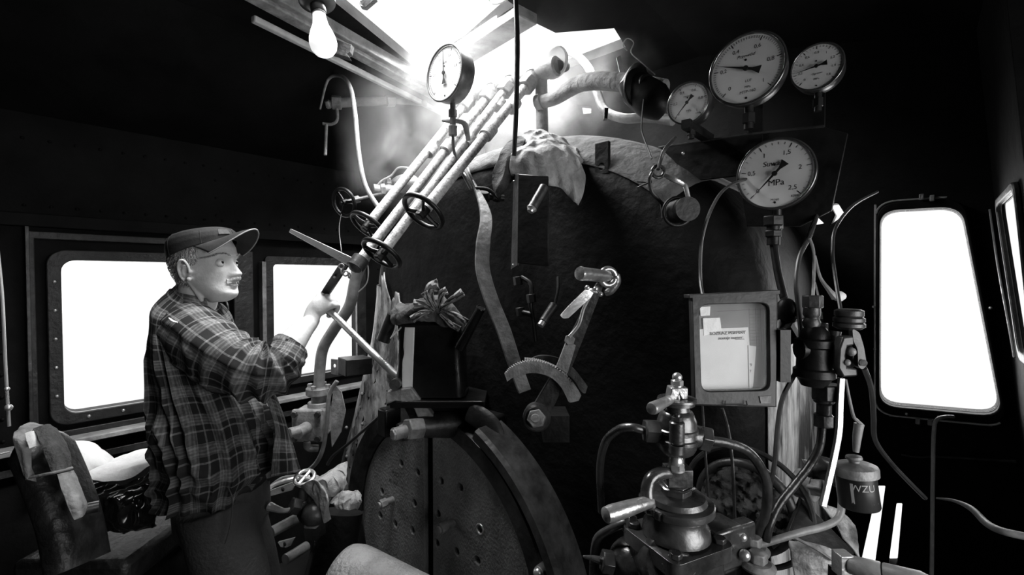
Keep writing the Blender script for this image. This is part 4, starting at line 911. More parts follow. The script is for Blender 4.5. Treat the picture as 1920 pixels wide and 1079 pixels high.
b = MB(); b.cyl(Q(535, 1050, 1.8), Q(575, 1025, 1.9), .02); tag(b.build('bottom_pipe', pipe_m), 'lowest slanted pipe by the man\'s knee', 'pipe')
# round column (reach rod housing) below the rags
b = MB(); b.tube([Q(640, 960, 1.62), Q(625, 1040, 1.58), Q(612, 1150, 1.52)], .075, 24); tag(b.build('support_column', boiler_m), 'dark round column below the crumpled rag left of the deflector plate', 'column')
# ================================================================ document case
dcse = thing('document_case', Q(1378, 765, .86), 'dark metal document frame with a glass pane and typed papers, right of the boiler centre', 'frame')
DD = .86
def DP(x, y, d=DD): return Q(x, y, d+(765-y)/215*.03)
b = MB(); b.plate([[DP(1297, 556), DP(1458, 549), DP(1456, 764), DP(1303, 760)], roundpoly([DP(1311, 572), DP(1442, 568), DP(1444, 732), DP(1316, 735)], .018)], CF*.018); b.build('case_frame', casefr_m, dcse, bevel=.002)
b = MB(); b.plate([[DP(1292, 553), DP(1463, 544), DP(1463, 552), DP(1293, 560)]], CF*.03-CF*0); b.build('top_lip', casefr_m, dcse, bevel=.001)
b = MB(); b.plate([[DP(1297, 556, DD+.03), DP(1458, 549, DD+.03), DP(1456, 764, DD+.03), DP(1303, 760, DD+.03)]], CF*.004); b.build('case_back', iron_m, dcse)
b = MB(); b.plate([[DP(1306, 566, DD+.026), DP(1452, 560, DD+.026), DP(1450, 726, DD+.026), DP(1310, 728, DD+.026)]], CF*.001); b.build('form_sheet', greypaper_m, dcse)
b = MB(); b.plate([[DP(1308, 618, DD+.0235), DP(1403, 614, DD+.0235), DP(1411, 730, DD+.0235), DP(1312, 735, DD+.0235)]], CF*.0008); b.build('typed_sheet', paper_m, dcse)
b = MB(); b.plate([[DP(1403, 648, DD+.022), DP(1418, 650, DD+.022), DP(1412, 726, DD+.022), DP(1405, 727, DD+.022)]], CF*.0008); b.build('paper_strip', paper_m, dcse)
b = MB(); b.plate([[DP(1312, 576, DD+.022), DP(1332, 575, DD+.022), DP(1331, 592, DD+.022), DP(1314, 593, DD+.022)]], CF*.0008); b.plate([[DP(1318, 597, DD+.0225), DP(1350, 596, DD+.0225), DP(1353, 620, DD+.0225), DP(1320, 630, DD+.0225)]], CF*.0008)
b.build('torn_slip', cloth_m, dcse)
b = MB(); u_ = (DP(1403, 614)-DP(1308, 618)).normalized(); v_ = u_.cross(CF); v_ = -v_ if v_.z < 0 else v_
[(b.text('ROZKAZ PISEMNY', .0088, DP(1364+q_, 625, DD+.0225), u_, v_, lift=0), b.text('zostaje numer:', .0084, DP(1370+q_, 634, DD+.0225), u_, v_, lift=0)) for q_ in (0, .35, .7)]
b.plate([[DP(1378, 637, DD+.0232), DP(1396, 636, DD+.0232), DP(1396, 637, DD+.0232), DP(1378, 638, DD+.0232)]], CF*.0002)
b.text('9', .009, DP(1408, 685, DD+.0215), u_, v_, lift=0); b.text('7', .008, DP(1407, 697, DD+.0215), u_, v_, lift=0)
for k in range(12):
    y = 590+k*6; b.plate([[DP(1405, y, DD+.0258), DP(1425, y-.5, DD+.0258), DP(1425, y, DD+.0258), DP(1405, y+.6, DD+.0258)]], CF*.0001)
for x in (1404, 1416, 1425): b.plate([[DP(x, 578, DD+.0258), DP(x+.7, 578, DD+.0258), DP(x+3.7, 660, DD+.0258), DP(x+3, 660, DD+.0258)]], CF*.0001)
for y in (584,): b.plate([[DP(1345, y, DD+.0258), DP(1440, y-5, DD+.0258), DP(1440, y-4.4, DD+.0258), DP(1345, y+.7, DD+.0258)]], CF*.0001)
b.build('typed_lettering', ink_m, dcse)
b = MB(); b.plate([[DP(1303, 566, DD+.006), DP(1452, 560, DD+.006), DP(1450, 740, DD+.006), DP(1308, 742, DD+.006)]], CF*.0015); b.build('glass', dglass_m, dcse)
b = MB(); b.tube([DP(1360, 752, DD-.004), DP(1360, 759, DD-.006), DP(1364, 760, DD-.006), DP(1398, 760, DD-.006), DP(1400, 757, DD-.006), DP(1399, 752, DD-.004)], .0012, 6, 2); b.build('wire_catch', midiron_m, dcse)
b = MB(); b.plate([[DP(1424, 744, DD-.002), DP(1446, 743, DD-.002), DP(1446, 757, DD-.002), DP(1427, 757, DD-.002)]], CF*.003); b.build('corner_tab', midiron_m, dcse)
b = MB(); b.box(Q(1440, 660, .93), (.02, .12, .10), (CR, CF, CU)); b.build('mounting_arm', iron_m, dcse)
tag(patch(QR([[(1455, 602, .93), (1463, 600, .94), (1464, 612, .94)], [(1456, 622, .93), (1462, 622, .93), (1463, 628, .93)], [(1455, 630, .93), (1466, 642, .92), (1473, 652, .93)], [(1456, 668, .93), (1466, 672, .92), (1472, 674, .93)], [(1457, 682, .93), (1462, 683, .93), (1464, 680, .93)]]), 40, 16, .003, 30, 5).build('torn_paper', cloth_m, solid=.001), 'torn pale paper scraps sticking out behind the right edge of the document frame', 'paper')
b = MB(); b.sphere(Q(1475, 585, .94), .022, sc=(1, .8, 1.3)); b.hex(Q(1468, 612, .93), Q(1485, 640, .93), .02); tag(b.build('round_cap', iron_m), 'black rounded cap fitting beside the right edge of the document frame', 'cap')
# ================================================================ driver's brake valve
def bz(y, d=.80, x=1268): return Q(x, y, d).z
C0 = Q(1268, 900, .80)
def at(x, y, dd=0.0): return Q(x, y, .80+dd)
up = V((0, 0, 1)); dn = -up
tow = V((-CF.x, -CF.y, 0)).normalized()
ub = thing('brake_valve_upper', V((C0.x, C0.y, bz(850))), 'upper brass coloured brake valve with short slanted handle and domed top nut', 'valve')
def zl(b, ys, seg=28, x=1268, c=None, cap=True):
    c = c or V((C0.x, C0.y, 0)); z0 = bz(ys[0][0])
    return b.lathe(V((c.x, c.y, z0)), dn, [(z0-bz(y), r) for y, r in ys], seg, cap=cap)
b = MB(); zl(b, [(757, .020), (768, .022), (770, .026), (776, .029), (788, .033), (800, .034), (802, .036), (808, .036), (810, .033), (818, .034), (820, .037), (826, .037), (828, .034), (838, .033), (846, .029), (850, .024)]); b.build('valve_body', cast_m, ub)
b = MB(); zl(b, [(745, .018), (746, .033), (750, .034), (752, .030), (757, .03), (758, .02)]); b.build('ratchet_plate', cast_m, ub)
b = MB(); b.hex(V((C0.x, C0.y, bz(722))), V((C0.x, C0.y, bz(712))), .0105); b.sphere(V((C0.x, C0.y, bz(707))), .0085); b.cyl(V((C0.x, C0.y, bz(745))), V((C0.x, C0.y, bz(720))), .009); b.build('dome_nut', steel_m, ub)
b = MB(); s0 = CR; f0 = tow
hc = V((C0.x, C0.y, 0))
b.plate([[V((0, 0, bz(y)))+hc+s0*x+f0*.012 for x, y in ((-.014, 724), (.015, 724), (.015, 745), (.004, 745), (.0, 736), (-.006, 750), (-.018, 750))]], -f0*.024); b.build('handle_clevis', handle_m, ub, bevel=.002)
b = MB(); h0 = at(1260, 748, -.02); h1 = at(1220, 768, -.075); b.lathe(h0, h1-h0, [(0, .006), (.008, .0075), (.03, .0085), ((h1-h0).length*.9, .0105), ((h1-h0).length*.97, .009), ((h1-h0).length, .004)], 20); b.build('handle', handle_m, ub)
fc = hc-CR*.012+tow*.034
b = MB(); z0 = bz(778); b.lathe(V((fc.x, fc.y, z0)), dn, [(0, .010), (.002, .0125), (.035, .0125), (.038, .010)], 20); b.hex(V((fc.x, fc.y, z0)), V((fc.x, fc.y, z0+.008)), .009); b.sphere(V((fc.x, fc.y, z0+.009)), .0055); b.lathe(V((fc.x, fc.y, bz(820))), dn, [(0, .013), (.014, .013), (.018, .008)], 20); b.build('pilot_cylinder', cast_m, ub)
b = MB(); b.hex(at(1208, 808, .0), at(1236, 810, .0), .021); b.tube([at(1210, 808), at(1185, 802), at(1160, 806, .02), at(1135, 830, .05), at(1125, 880, .1), at(1128, 960, .15)], .0075, 12); b.build('left_union', cast_m, ub)
b = MB(); b.cyl(at(1295, 818), at(1312, 820), .020); b.hex(at(1308, 820), at(1330, 825), .023); b.build('right_union', cast_m, ub, bevel=.001)
MB().tube([at(1326, 826), at(1365, 832, .01), at(1400, 846, .02), at(1425, 875, .03), at(1438, 910, .04), at(1436, 960, .05), at(1420, 1010, .06), at(1408, 1060, .06)], .0085, 14, 8).build('outlet_pipe', dpipe_m, ub)
lbv = thing('brake_valve_lower', V((C0.x, C0.y, bz(1079))), 'large lower brake valve with a long cranked handle, notched disc and square bolted flange', 'valve')
b = MB(); zl(b, [(846, .014), (900, .014)], 16); zl(b, [(925, .036), (928, .048), (936, .052), (938, .05), (944, .048)], 40); b.build('hub_disc', cast_m, lbv)
b = MB(); b.box(V((C0.x, C0.y, bz(889)))+tow*.005, (.042, .034, .03), (CR, tow, up)); b.hex(V((C0.x, C0.y, bz(927))), V((C0.x, C0.y, bz(905))), .026); b.hex(V((C0.x, C0.y, bz(912))), V((C0.x, C0.y, bz(908))), .034); b.build('handle_block', cast_m, lbv, bevel=.002)
dnc = hc+tow*.012-CR*.005
b = MB(); b.sphere(V((dnc.x, dnc.y, bz(860))), .0125, sc=(1, 1, 1.1)); b.hex(V((dnc.x, dnc.y, bz(875))), V((dnc.x, dnc.y, bz(863))), .0135); b.lathe(V((dnc.x, dnc.y, bz(873))), dn, [(0, .015), (.003, .015)], 16); b.build('dome_nut', steel_m, lbv)
b = MB(); b.tube([at(1262, 889, -.01), at(1240, 888, -.02), at(1222, 897, -.03), at(1214, 915, -.035), at(1215, 938, -.04), at(1222, 952, -.04)], [.009, .0105, .011, .011, .0105, .008], 14, 8); b.build('handle_crank', cast_m, lbv)
b = MB(); h0 = at(1222, 940, -.04); h1 = at(1132, 968, -.085); L = (h1-h0).length; b.lathe(h0, h1-h0, [(0, .008), (.004, .0095), (L*.5, .0125), (L*.85, .0135), (L*.96, .012), (L, .005)], 24); b.build('handle_grip', handle_m, lbv)
b = MB(); R = []
for k in range(96):
    t = 2*PI*k/96; r = .064-(.004 if (k//3) % 2 and PI < (t+.9) % (2*PI) else 0)-.0; d = CR*math.cos(t)+tow*math.sin(t)
    R.append([hc+d*r0+up*bz(y) for r0, y in ((.03, 939), (r-.002, 939), (r, 941), (r, 951), (r-.003, 954), (.03, 954))])
R.append(R[0]); b.quadstrip(R, cap=False); b.build('notched_disc', cast_m, lbv)
b = MB(); zl(b, [(952, .055), (958, .056), (962, .05), (975, .05), (985, .056), (1000, .058)], 36); b.build('valve_body', cast_m, lbv)
A3 = (V((.92, -.39, 0)).normalized(), V((.39, .92, 0)).normalized(), up)
b = MB(); z = bz(1004); P = [V((hc.x, hc.y, z))+A3[0]*x+A3[1]*y for x, y in rrect(-.068, -.068, .068, .068, .016)]; b.plate([P], (0, 0, -.026)); P = [V((hc.x, hc.y, z-.026))+A3[0]*x+A3[1]*y for x, y in rrect(-.06, -.06, .06, .06, .016)]; b.plate([P], (0, 0, -.30)); b.build('square_flange', cast_m, lbv, bevel=.004)
for sx in (-1, 1):
    for sy in (-1, 1):
        q = V((hc.x, hc.y, z))+A3[0]*sx*.05+A3[1]*sy*.05; MB().hex(q, q+up*.009, .011).build('flange_bolt', cast_m, lbv, bevel=.001)
b = MB(); c = at(1265, 1085, -.045); b.lathe(c+CF*.06, -CF+up*.35, [(0, .052), (.05, .052), (.06, .046), (.062, .03)], 36); b.hex(c-CF*.0-up*.0+up*.02, c-CF*.022+up*.03, .028); b.build('front_cap', cast_m, lbv, bevel=.001)
b = MB(); b.box(at(1345, 1018, .03), (.055, .07, .075), A3); b.box(at(1376, 1022, .04), (.028, .085, .08), A3); b.build('side_flange', cast_m, lbv, bevel=.005)
b = MB(); b.sphere(at(1392, 1008, .02), .008); b.sphere(at(1396, 1042, .01), .010); b.sphere(at(1391, 1050, .03), .007); b.build('flange_nuts', steel_m, lbv)
b = MB(); b.hex(at(1172, 980, .04), at(1188, 985, .04), .02); b.tube([at(1175, 980, .04), at(1150, 990, .05), at(1118, 1015, .08), at(1112, 1080, .1)], .008, 10); b.hex(at(1128, 1052, .02), at(1150, 1056, .02), .02); b.tube([at(1130, 1053, .02), at(1110, 1047, .02), at(1093, 1044, .02)], [.008, .005, .002], 8); b.sphere(at(1190, 1060, .05), .05); b.cyl(at(1190, 1060, .05), at(1260, 1070, .05), .04); b.build('left_connections', cast_m, lbv, bevel=.001)
for i, (x, y, dd) in enumerate(((1411, 1022, .05), (1421, 1052, .02))):
    t = thing('stud_bolt', at(x, y+40, dd), ['rear hexagon bolt on a washer right of the lower brake valve', 'front hexagon bolt on a washer right of the lower brake valve'][i], 'bolt', 'bolts right of the brake valve')
    q = at(x, y, dd); b = MB(); b.hex(q-up*.002, q+up*.016, .0165); b.build('bolt_head', greyiron_m, t, bevel=.0015)
    b = MB(); b.lathe(q-up*.012, up, [(0, .029), (.004, .030), (.006, .027), (.010, .022)], 28); b.build('washer', greyiron_m, t)
    b = MB(); b.lathe(q-up*.20, up, [(0, .026), (.178, .026), (.188, .022)], 24); b.build('bolt_boss', iron_m, t)
# thin rods below the case and the round housing behind
b = MB(); b.tube([Q(1317, 762, .93), Q(1321, 830, .93), Q(1326, 900, .92), Q(1330, 965, .92)], .0028, 8); tag(b.build('thin_rod', dpipe_m), 'thin rod running down from the left lower corner of the document frame', 'rod')
b = MB(); b.tube([Q(1354, 766, .92), Q(1366, 810, .92), Q(1374, 880, .91), Q(1378, 990, .9)], .0034, 8); tag(b.build('control_rod', dpipe_m), 'slightly bent rod running down below the middle of the document frame', 'rod')
rh = thing('washout_opening', onY(1400, 950, 1.05), 'round flanged washout opening with crumpled packing low on the right of the boiler', 'opening')
cc2 = onY(1395, 950, YB-.012)
b = MB(); b.torus(cc2, (0, 1, 0), .095, .011, 56, 10); b.torus(cc2+V((0, .004, 0)), (0, 1, 0), .13, .006, 56, 8); b.build('flange_ring', midiron_m, rh)
b = MB()
def pk(u, v):
    t = 2*PI*v; r = .09*u; p = cc2+V((r*math.cos(t), -.0, r*math.sin(t))); return p+V((0, -.02*abs(fbm(p, 28, 2))-.006, 0))
b.sheet(pk, 24, 70); b.build('packing', darkrag_m, rh)
# ================================================================ valve group on the right
rg_ = thing('ejector_valve', Q(1545, 720, .88), 'tall dark stacked valve with hexagon unions and a clawed cap, left of the trapezoid window', 'valve')
g = lambda x, y, dd=0.0: Q(x, y, .88+dd)
def zv(b, x, pts, seg=20, dd=0.0):
    p0 = g(x, pts[0][0], dd); return b.lathe(p0, dn, [(p0.z-g(x, y, dd).z, r) for y, r in pts], seg)
b = MB(); b.hex(g(1524, 578), g(1524, 554), .018); zv(b, 1522, [(576, .014), (590, .015), (596, .012), (606, .016), (616, .013)]); b.build('top_union', midiron_m, rg_, bevel=.001)
b = MB(); b.hex(g(1538, 632), g(1538, 606), .013); b.cyl(g(1555, 640), g(1558, 620), .017); zv(b, 1528, [(612, .016), (622, .024), (634, .026), (637, .034), (650, .034), (653, .030), (690, .031), (693, .036), (706, .036), (712, .028), (724, .022)], 24); b.cyl(g(1520, 665), g(1596, 662), .028, cham=.004); b.hex(g(1565, 663), g(1580, 663), .034); b.cyl(g(1498, 655), g(1530, 655), .02); b.build('main_body', iron_m, rg_)
b = MB(); zv(b, 1592, [(580, .018), (583, .0235), (592, .0235), (594, .021), (597, .0255), (603, .0255), (605, .022), (607, .026), (613, .026), (618, .018)], 26, -.02); b.build('ringed_cap', midiron_m, rg_)
b = MB(); P = [g(1598, 616, -.05), g(1612, 624, -.05), (g(1620, 650, -.05)), g(1626, 686, -.05), g(1617, 694, -.05), g(1609, 688, -.05), g(1608, 655, -.05), g(1600, 640, -.05)]; b.plate([roundpoly(P, .006)], CF*.010); b.build('lever_cheek', midiron_m, rg_, bevel=.0015)
b = MB(); b.cyl(g(1619, 681, -.055), g(1619, 681, -.03), .006); b.build('cheek_pin', greyiron_m, rg_)
b = MB(); P = [g(1582, 632, -.05), g(1601, 630, -.05), g(1602, 648, -.05), g(1590, 650, -.05), g(1586, 668, -.05), g(1589, 690, -.05), g(1608, 692, -.05), g(1609, 706, -.05), g(1582, 708, -.05), g(1572, 690, -.05), g(1574, 655, -.05)]; b.plate([P], CF*.02); b.build('claw', midiron_m, rg_, bevel=.003)
b = MB(); b.sphere(g(1596, 660, -.05), .008); b.sphere(g(1588, 680, -.05), .006); b.build('claw_studs', greyiron_m, rg_)
b = MB(); b.hex(g(1548, 720, -.0), g(1548, 750, -.0), .027); zv(b, 1545, [(748, .016), (754, .018), (758, .013), (778, .013), (780, .017)]); b.hex(g(1543, 777), g(1543, 800), .0185); b.build('lower_unions', midiron_m, rg_, bevel=.001)
MB().tube([g(1541, 798), g(1537, 835), g(1520, 870, .0), g(1490, 910, -.01), (g(1462, 945, -.02)), g(1443, 985, -.03), g(1437, 1015, -.03)], .0075, 12, 8).build('down_pipe', dpipe_m, rg_)
b = MB()
cenl = catmull([g(1580, 710, -.03), g(1577, 760, -.035), g(1575, 810, -.04), g(1566, 860, -.04), g(1557, 900, -.045), g(1545, 952, -.05)], 6); rr = []
for p_, q_ in zip(cenl, cenl[1:]+[cenl[-1]+(cenl[-1]-cenl[-2])]):
    T = (q_-p_).normalized(); s = T.cross(CF).normalized()*.0055; f = CF*.009+CR*.002; rr.append([p_-s, p_+s, p_+s+f, p_-s+f])
b.quadstrip(rr); tag(b.build('cranked_lever', steel_m, bevel=.0012), 'long bright cranked handle bar hanging below the clawed valve', 'lever')
b = MB(); b.tube([g(1586, 712, .0), g(1592, 745), g(1600, 780), g(1608, 790), g(1616, 797)], [.002, .0025, .003, .0035, .003], 8); b.tube([g(1611, 795), g(1607, 820), g(1605, 848)], [.0085, .0075, .005], 10); tag(b.build('bottle_neck', pipe_m), 'thin curved tube with a funnel neck standing in the tin lid', 'tube')
# tin with a printed label
tn = thing('label_tin', g(1606, 950, -.02), 'dark printed tin with a dusty overhanging lid hanging under the funnel', 'tin')
tc0 = g(1602, 868, -.01); ta = (g(1612, 955, -.015)-tc0).normalized(); Lt = (g(1612, 950, -.015)-tc0).length
b = MB(); b.lathe(tc0, ta, [(0, .010), (.002, .028), (.006, .036), (.010, .0375), (.022, .037), (.024, .033)], 36); b.lathe(tc0-ta*.014, ta, [(0, .006), (.002, .013), (.006, .014), (.010, .009), (.016, .009)], 24); b.build('lid', tin_m, tn)
b = MB(); b.lathe(tc0, ta, [(.02, .0325), (Lt*.6, .0325), (Lt-.003, .0335), (Lt, .032)], 40); b.build('tin_body', label_m, tn)
a, uu, ww = frame(ta, -CF)
def cylp(ang, h, r=.0335): return tc0+ta*h+(uu*math.cos(ang)+ww*math.sin(ang))*r
def lettering(txt, size, ang0, h0, lean=0):
    b = MB(); b.text(txt, size, (0, 0, 0), (1, 0, 0), (0, 1, 0), lift=0, thick=0)
    b.v = [tuple(cylp(ang0+sgn*x/.0335, h0-y-lean*x, .0331)) for x, y, z in b.v]; return b
sgn = 1 if (ww.dot(CR) > 0) else -1
lettering('WZU', .0175, .34, .038).build('label_lettering', labelw_m, tn)
b = MB()
for (a0, a1, h0, h1) in ((-.95, -.80, .03, Lt-.01), (-.10, .55, .066, .070), (.10, .60, .076, .079)): b.sheet(lambda u, v: cylp(sgn*(a0+(a1-a0)*u), h0+(h1-h0)*v, .0330), 6, 8)
b.build('label_print', labelw_m, tn)
b = MB(); b.tube([g(1571, 880, .03), g(1575, 915, .02), g(1578, 945, .01), g(1572, 972, .0), g(1545, 988, -.01), g(1505, 998, -.02), g(1465, 1010, -.03), g(1425, 1022, -.03)], .0065, 12, 8); tag(b.build('curved_oil_pipe', pipe_m), 'grey pipe sweeping left in a curve below the printed tin', 'pipe')
# cables on the right
for i, (P, r, m, lab) in enumerate([
    ([(1533, 400, 1.0), (1520, 440, .97), (1500, 480, .95), (1493, 530, .93), (1497, 580, .92), (1502, 640, .9), (1495, 690, .9), (1468, 745, .9), (1458, 800, .9), (1452, 870, .9), (1442, 925, .9), (1436, 990, .88)], .0045, cable_m, 'long dark cable winding down right of the document frame'),
    ([(1545, 350, 1.02), (1535, 395, 1.0), (1520, 430, .98), (1502, 470, .98)], .004, cable_m, 'short dark cable curling below the gauge bracket plate'),
    ([(1518, 448, .96), (1525, 470, .95), (1526, 510, .94), (1524, 556, .9)], .003, pipe_m, 'thin straight tube entering the top of the stacked valve'),
    ([(1528, 530, .95), (1535, 560, .93), (1540, 600, .9)], .002, pipe_m, 'very thin wire beside the stacked valve top'),
    ([(1528, 480, 1.0), (1538, 520, .99), (1555, 545, .98), (1566, 558, .98)], [.0025, .003, .005, .008], pipe_m, 'small curved funnel tube behind the stacked valve'),
    ([(1645, 360, 1.2), (1600, 385, 1.1), (1568, 425, 1.0), (1561, 470, .96), (1566, 520, .92), (1576, 582, .88)], .0035, cable_m, 'cable arching from the front wall down to the ringed cap'),
    ([(1620, 690, .86), (1634, 730, .9), (1638, 780, .95), (1641, 825, 1.0), (1665, 862, 1.05), (1700, 900, 1.1), (1735, 935, 1.12)], .005, cable_m, 'dark cable running from the clawed valve down to the right wall'),
    ([(1420, 330, 1.05), (1365, 350, 1.02), (1335, 390, 1.0), (1316, 450, .99), (1313, 520, .97), (1318, 556, .93)], .0035, cable_m, 'dark tube curving down from the large lower gauge to the document frame'),
]):
    b = MB(); b.tube([Q(*p) for p in P], r, 8, 8); tag(b.build('cable', m), lab, 'cable', 'cables and thin tubes at the right')
b = MB(); b.lathe(Q(1573, 556, .98), CR, [(-.008, .004), (-.006, .010), (.004, .011), (.012, .006)], 16); tag(b.build('porcelain_knob', cloth_m), 'small bright white knob above the ringed valve cap', 'knob')
# gusset brackets at the lower right
gu = thing('boiler_gusset', Q(1540, 1000, .92), 'triangular dark gusset bracket with a worn sloping foot at the lower right of the boiler', 'bracket')
b = MB(); b.plate([[Q(1504, 936, .95), Q(1604, 1038, .90), Q(1597, 1048, .89), Q(1480, 1012, .9), Q(1478, 1004, .9)]], CF*.012); b.build('web_plate', iron_m, gu, bevel=.002)
b = patch(QR([[(1535, 945, .99), (1570, 955, .98), (1600, 985, .98)], [(1560, 975, .97), (1590, 1000, .96), (1607, 1020, .95)], [(1580, 1010, .95), (1600, 1030, .93), (1610, 1045, .92)]]), 30, 30, .004, 20, 8); b.build('worn_casting', worn_m, gu, solid=.004)
b = patch(QR([[(1478, 1015, .89), (1530, 1020, .88), (1592, 1045, .87)], [(1482, 1040, .87), (1530, 1050, .86), (1570, 1075, .85)], [(1490, 1085, .86), (1530, 1090, .85), (1560, 1110, .85)]]), 30, 30, .003, 20, 11); b.build('foot_plate', worn_m, gu, solid=.006)
b = MB(); b.tube([Q(1484, 1006, .88), Q(1530, 1030, .86), Q(1562, 1052, .85)], .003, 8); b.build('foot_edge', greyiron_m, gu)
b = MB(); b.hex(Q(1516, 912, .95), Q(1545, 916, .93), .019); b.cyl(Q(1495, 905, .98), Q(1530, 915, .95), .03); b.build('gusset_nut', greyiron_m, gu, bevel=.002)
b = patch(QR([[(1500, 862, .97), (1540, 858, .95), (1578, 868, .95)], [(1508, 885, .95), (1545, 880, .93), (1578, 888, .93)], [(1512, 905, .97), (1540, 905, .95), (1570, 912, .95)]]), 30, 30, .008, 22, 12); tag(b.build('crumbling_lagging', midiron_m, solid=.004), 'crumbling block of lagging behind the lower end of the bright cranked handle', 'lagging')
# loose handle at the bottom right
hl_ = thing('cranked_grip', Q(1640, 1075, .74), 'two piece round grip with a squared pale end at the bottom right', 'handle')
ga = (Q(1715, 1082, .70)-Q(1580, 1050, .76)).normalized()
b = MB(); b.box(Q(1580, 1057, .755), (.022, .024, .036), (CR, CF, CU)); b.build('square_end', bright_m, hl_, bevel=.0015)
b = MB(); b.plate([[Q(1568, 1072, .76), Q(1590, 1076, .76), Q(1588, 1140, .76), Q(1566, 1140, .76)]], CF*.02); b.build('shank', iron_m, hl_)
p0 = Q(1590, 1058, .75); L = (Q(1652, 1071, .72)-p0).length
b = MB(); b.lathe(p0, ga, [(0, .0135), (.002, .0145), (L-.002, .0145), (L, .0135)], 24); b.build('grip_sleeve', pipe_m, hl_)
b = MB(); b.lathe(p0+ga*(L+.002), ga, [(0, .0135), (.002, .0145), (.045, .0145), (.055, .011), (.058, .004)], 24); b.build('grip_end', pipe_m, hl_)
# rail, curved pipe on the right wall side
b = MB(); b.tube([Q(1788, 782, 1.22), Q(1772, 782, 1.22), Q(1757, 788, 1.22), Q(1751, 810, 1.22), Q(1749, 900, 1.22), Q(1748, 1000, 1.22), Q(1746, 1140, 1.22)], .0045, 10); tag(b.build('hooked_grab_rail', pipe_m), 'thin vertical rail with its top hooked over below the trapezoid window', 'rail')
b = MB(); b.tube([Q(1756, 935, 1.2), Q(1790, 940, 1.15), Q(1822, 955, 1.1), Q(1850, 982, 1.05), Q(1880, 997, 1.0), Q(1930, 1008, .97)], [.002, .004, .007, .008, .008, .008], 12, 8); tag(b.build('sand_pipe', pipe_m), 'wavy grey pipe crossing the dark lower right corner', 'pipe')
b = MB(); b.tube([onY(1690, 853, YF-.01), onY(1725, 858, YF-.01), onY(1760, 857, YF-.01), onY(1905, 866, YF-.01)], .004, 6); struct(b.build('trim_13', midiron_m))
# ================================================================ driver's seat and things on it
se = thing('driver_seat', Q(110, 1079, 1.4), 'worn padded cab seat with a strapped patched backrest at the lower left', 'seat')
P = catmull([Q(66, 812, 1.38), Q(78, 840, 1.38), Q(98, 885, 1.37), Q(116, 930, 1.36), Q(134, 985, 1.35), Q(148, 1060, 1.33)], 6); rr = []
k = len(P)
for i, p in enumerate(P):
    T = (P[min(i+1, k-1)]-P[max(i-1, 0)]).normalized(); s = T.cross(CF).normalized(); f = s.cross(T); tt = i/(k-1)
    w = .046*min(1, .5+3.5*tt); dp = .08*min(1, .3+3*tt)
    rr.append([p+s*(w*math.copysign(abs(math.cos(q))**.7, math.cos(q)))+f*(dp*math.copysign(abs(math.sin(q))**.7, math.sin(q))) for q in [2*PI*j/32 for j in range(32)]])
b = MB(); b.quadstrip(rr); b.build('backrest', leather_m, se)
b = patch(QR([[(38, 800, 1.33), (60, 792, 1.36), (90, 798, 1.38)], [(30, 815, 1.28), (45, 812, 1.29), (62, 808, 1.3)], [(32, 840, 1.28), (48, 850, 1.28), (60, 855, 1.29)], [(46, 890, 1.28), (58, 900, 1.28), (66, 905, 1.29)]]), 40, 20, .006, 18, 71); b.build('torn_cover', rag_m, se, solid=.003)
b = patch(QR([[(48, 812, 1.27), (62, 808, 1.28), (70, 808, 1.29)], [(56, 842, 1.265), (68, 838, 1.27), (78, 836, 1.28)]]), 20, 14, .003, 20, 73); b.build('leather_patch', cloth_m, se, solid=.003)
b = patch(QR([[(65, 805, 1.29), (90, 798, 1.31), (108, 810, 1.36)], [(78, 832, 1.27), (100, 822, 1.29), (120, 830, 1.34)], [(90, 862, 1.265), (112, 852, 1.28), (130, 856, 1.33)], [(100, 884, 1.265), (120, 882, 1.28), (133, 876, 1.33)]]), 40, 30, .003, 20, 75); b.build('felt_pad', felt_m, se, solid=.010)
b = MB(); b.tube([Q(50, 898, 1.28), Q(75, 892, 1.265), Q(105, 886, 1.26), Q(135, 878, 1.30)], .004, 8); b.build('strap', rag_m, se)
b = patch(QR([[(108, 890, 1.26), (125, 886, 1.28), (138, 882, 1.32)], [(118, 920, 1.255), (138, 915, 1.27), (152, 912, 1.31)], [(132, 955, 1.25), (150, 948, 1.26), (163, 945, 1.3)], [(142, 975, 1.25), (155, 970, 1.26), (160, 962, 1.3)]]), 40, 20, .003, 22, 77); b.build('frayed_cover', rag_m, se, solid=.003)
b = MB(); b.cyl(Q(160, 955, 1.34), Q(185, 950, 1.36), .016); b.build('hinge', midiron_m, se)
b = MB(); b.box(Q(235, 1010, 1.62), (.36, .42, .09), (cr2, cf2, up)); b.build('seat_cushion', leather_m, se, bevel=.02)
q = Q(235, 1010, 1.62); b = MB(); b.box((q.x, q.y, q.z/2-.02), (.30, .34, q.z-.04), (cr2, cf2, up)); b.build('seat_base', iron_m, se, bevel=.01)
tag(patch(QR([[(112, 830, 1.62), (140, 824, 1.68), (178, 832, 1.72), (215, 862, 1.74)], [(122, 850, 1.58), (150, 845, 1.6), (180, 858, 1.62), (208, 876, 1.66)], [(135, 872, 1.56), (155, 868, 1.57), (178, 880, 1.6), (195, 890, 1.62)], [(145, 895, 1.58), (160, 895, 1.57), (172, 898, 1.58), (182, 900, 1.6)]]), 70, 70, .014, 9, 81, fine=.3).build('bleached_jacket', cloth_m, solid=.004), 'sunlit white jacket folded against the seat backrest', 'jacket')
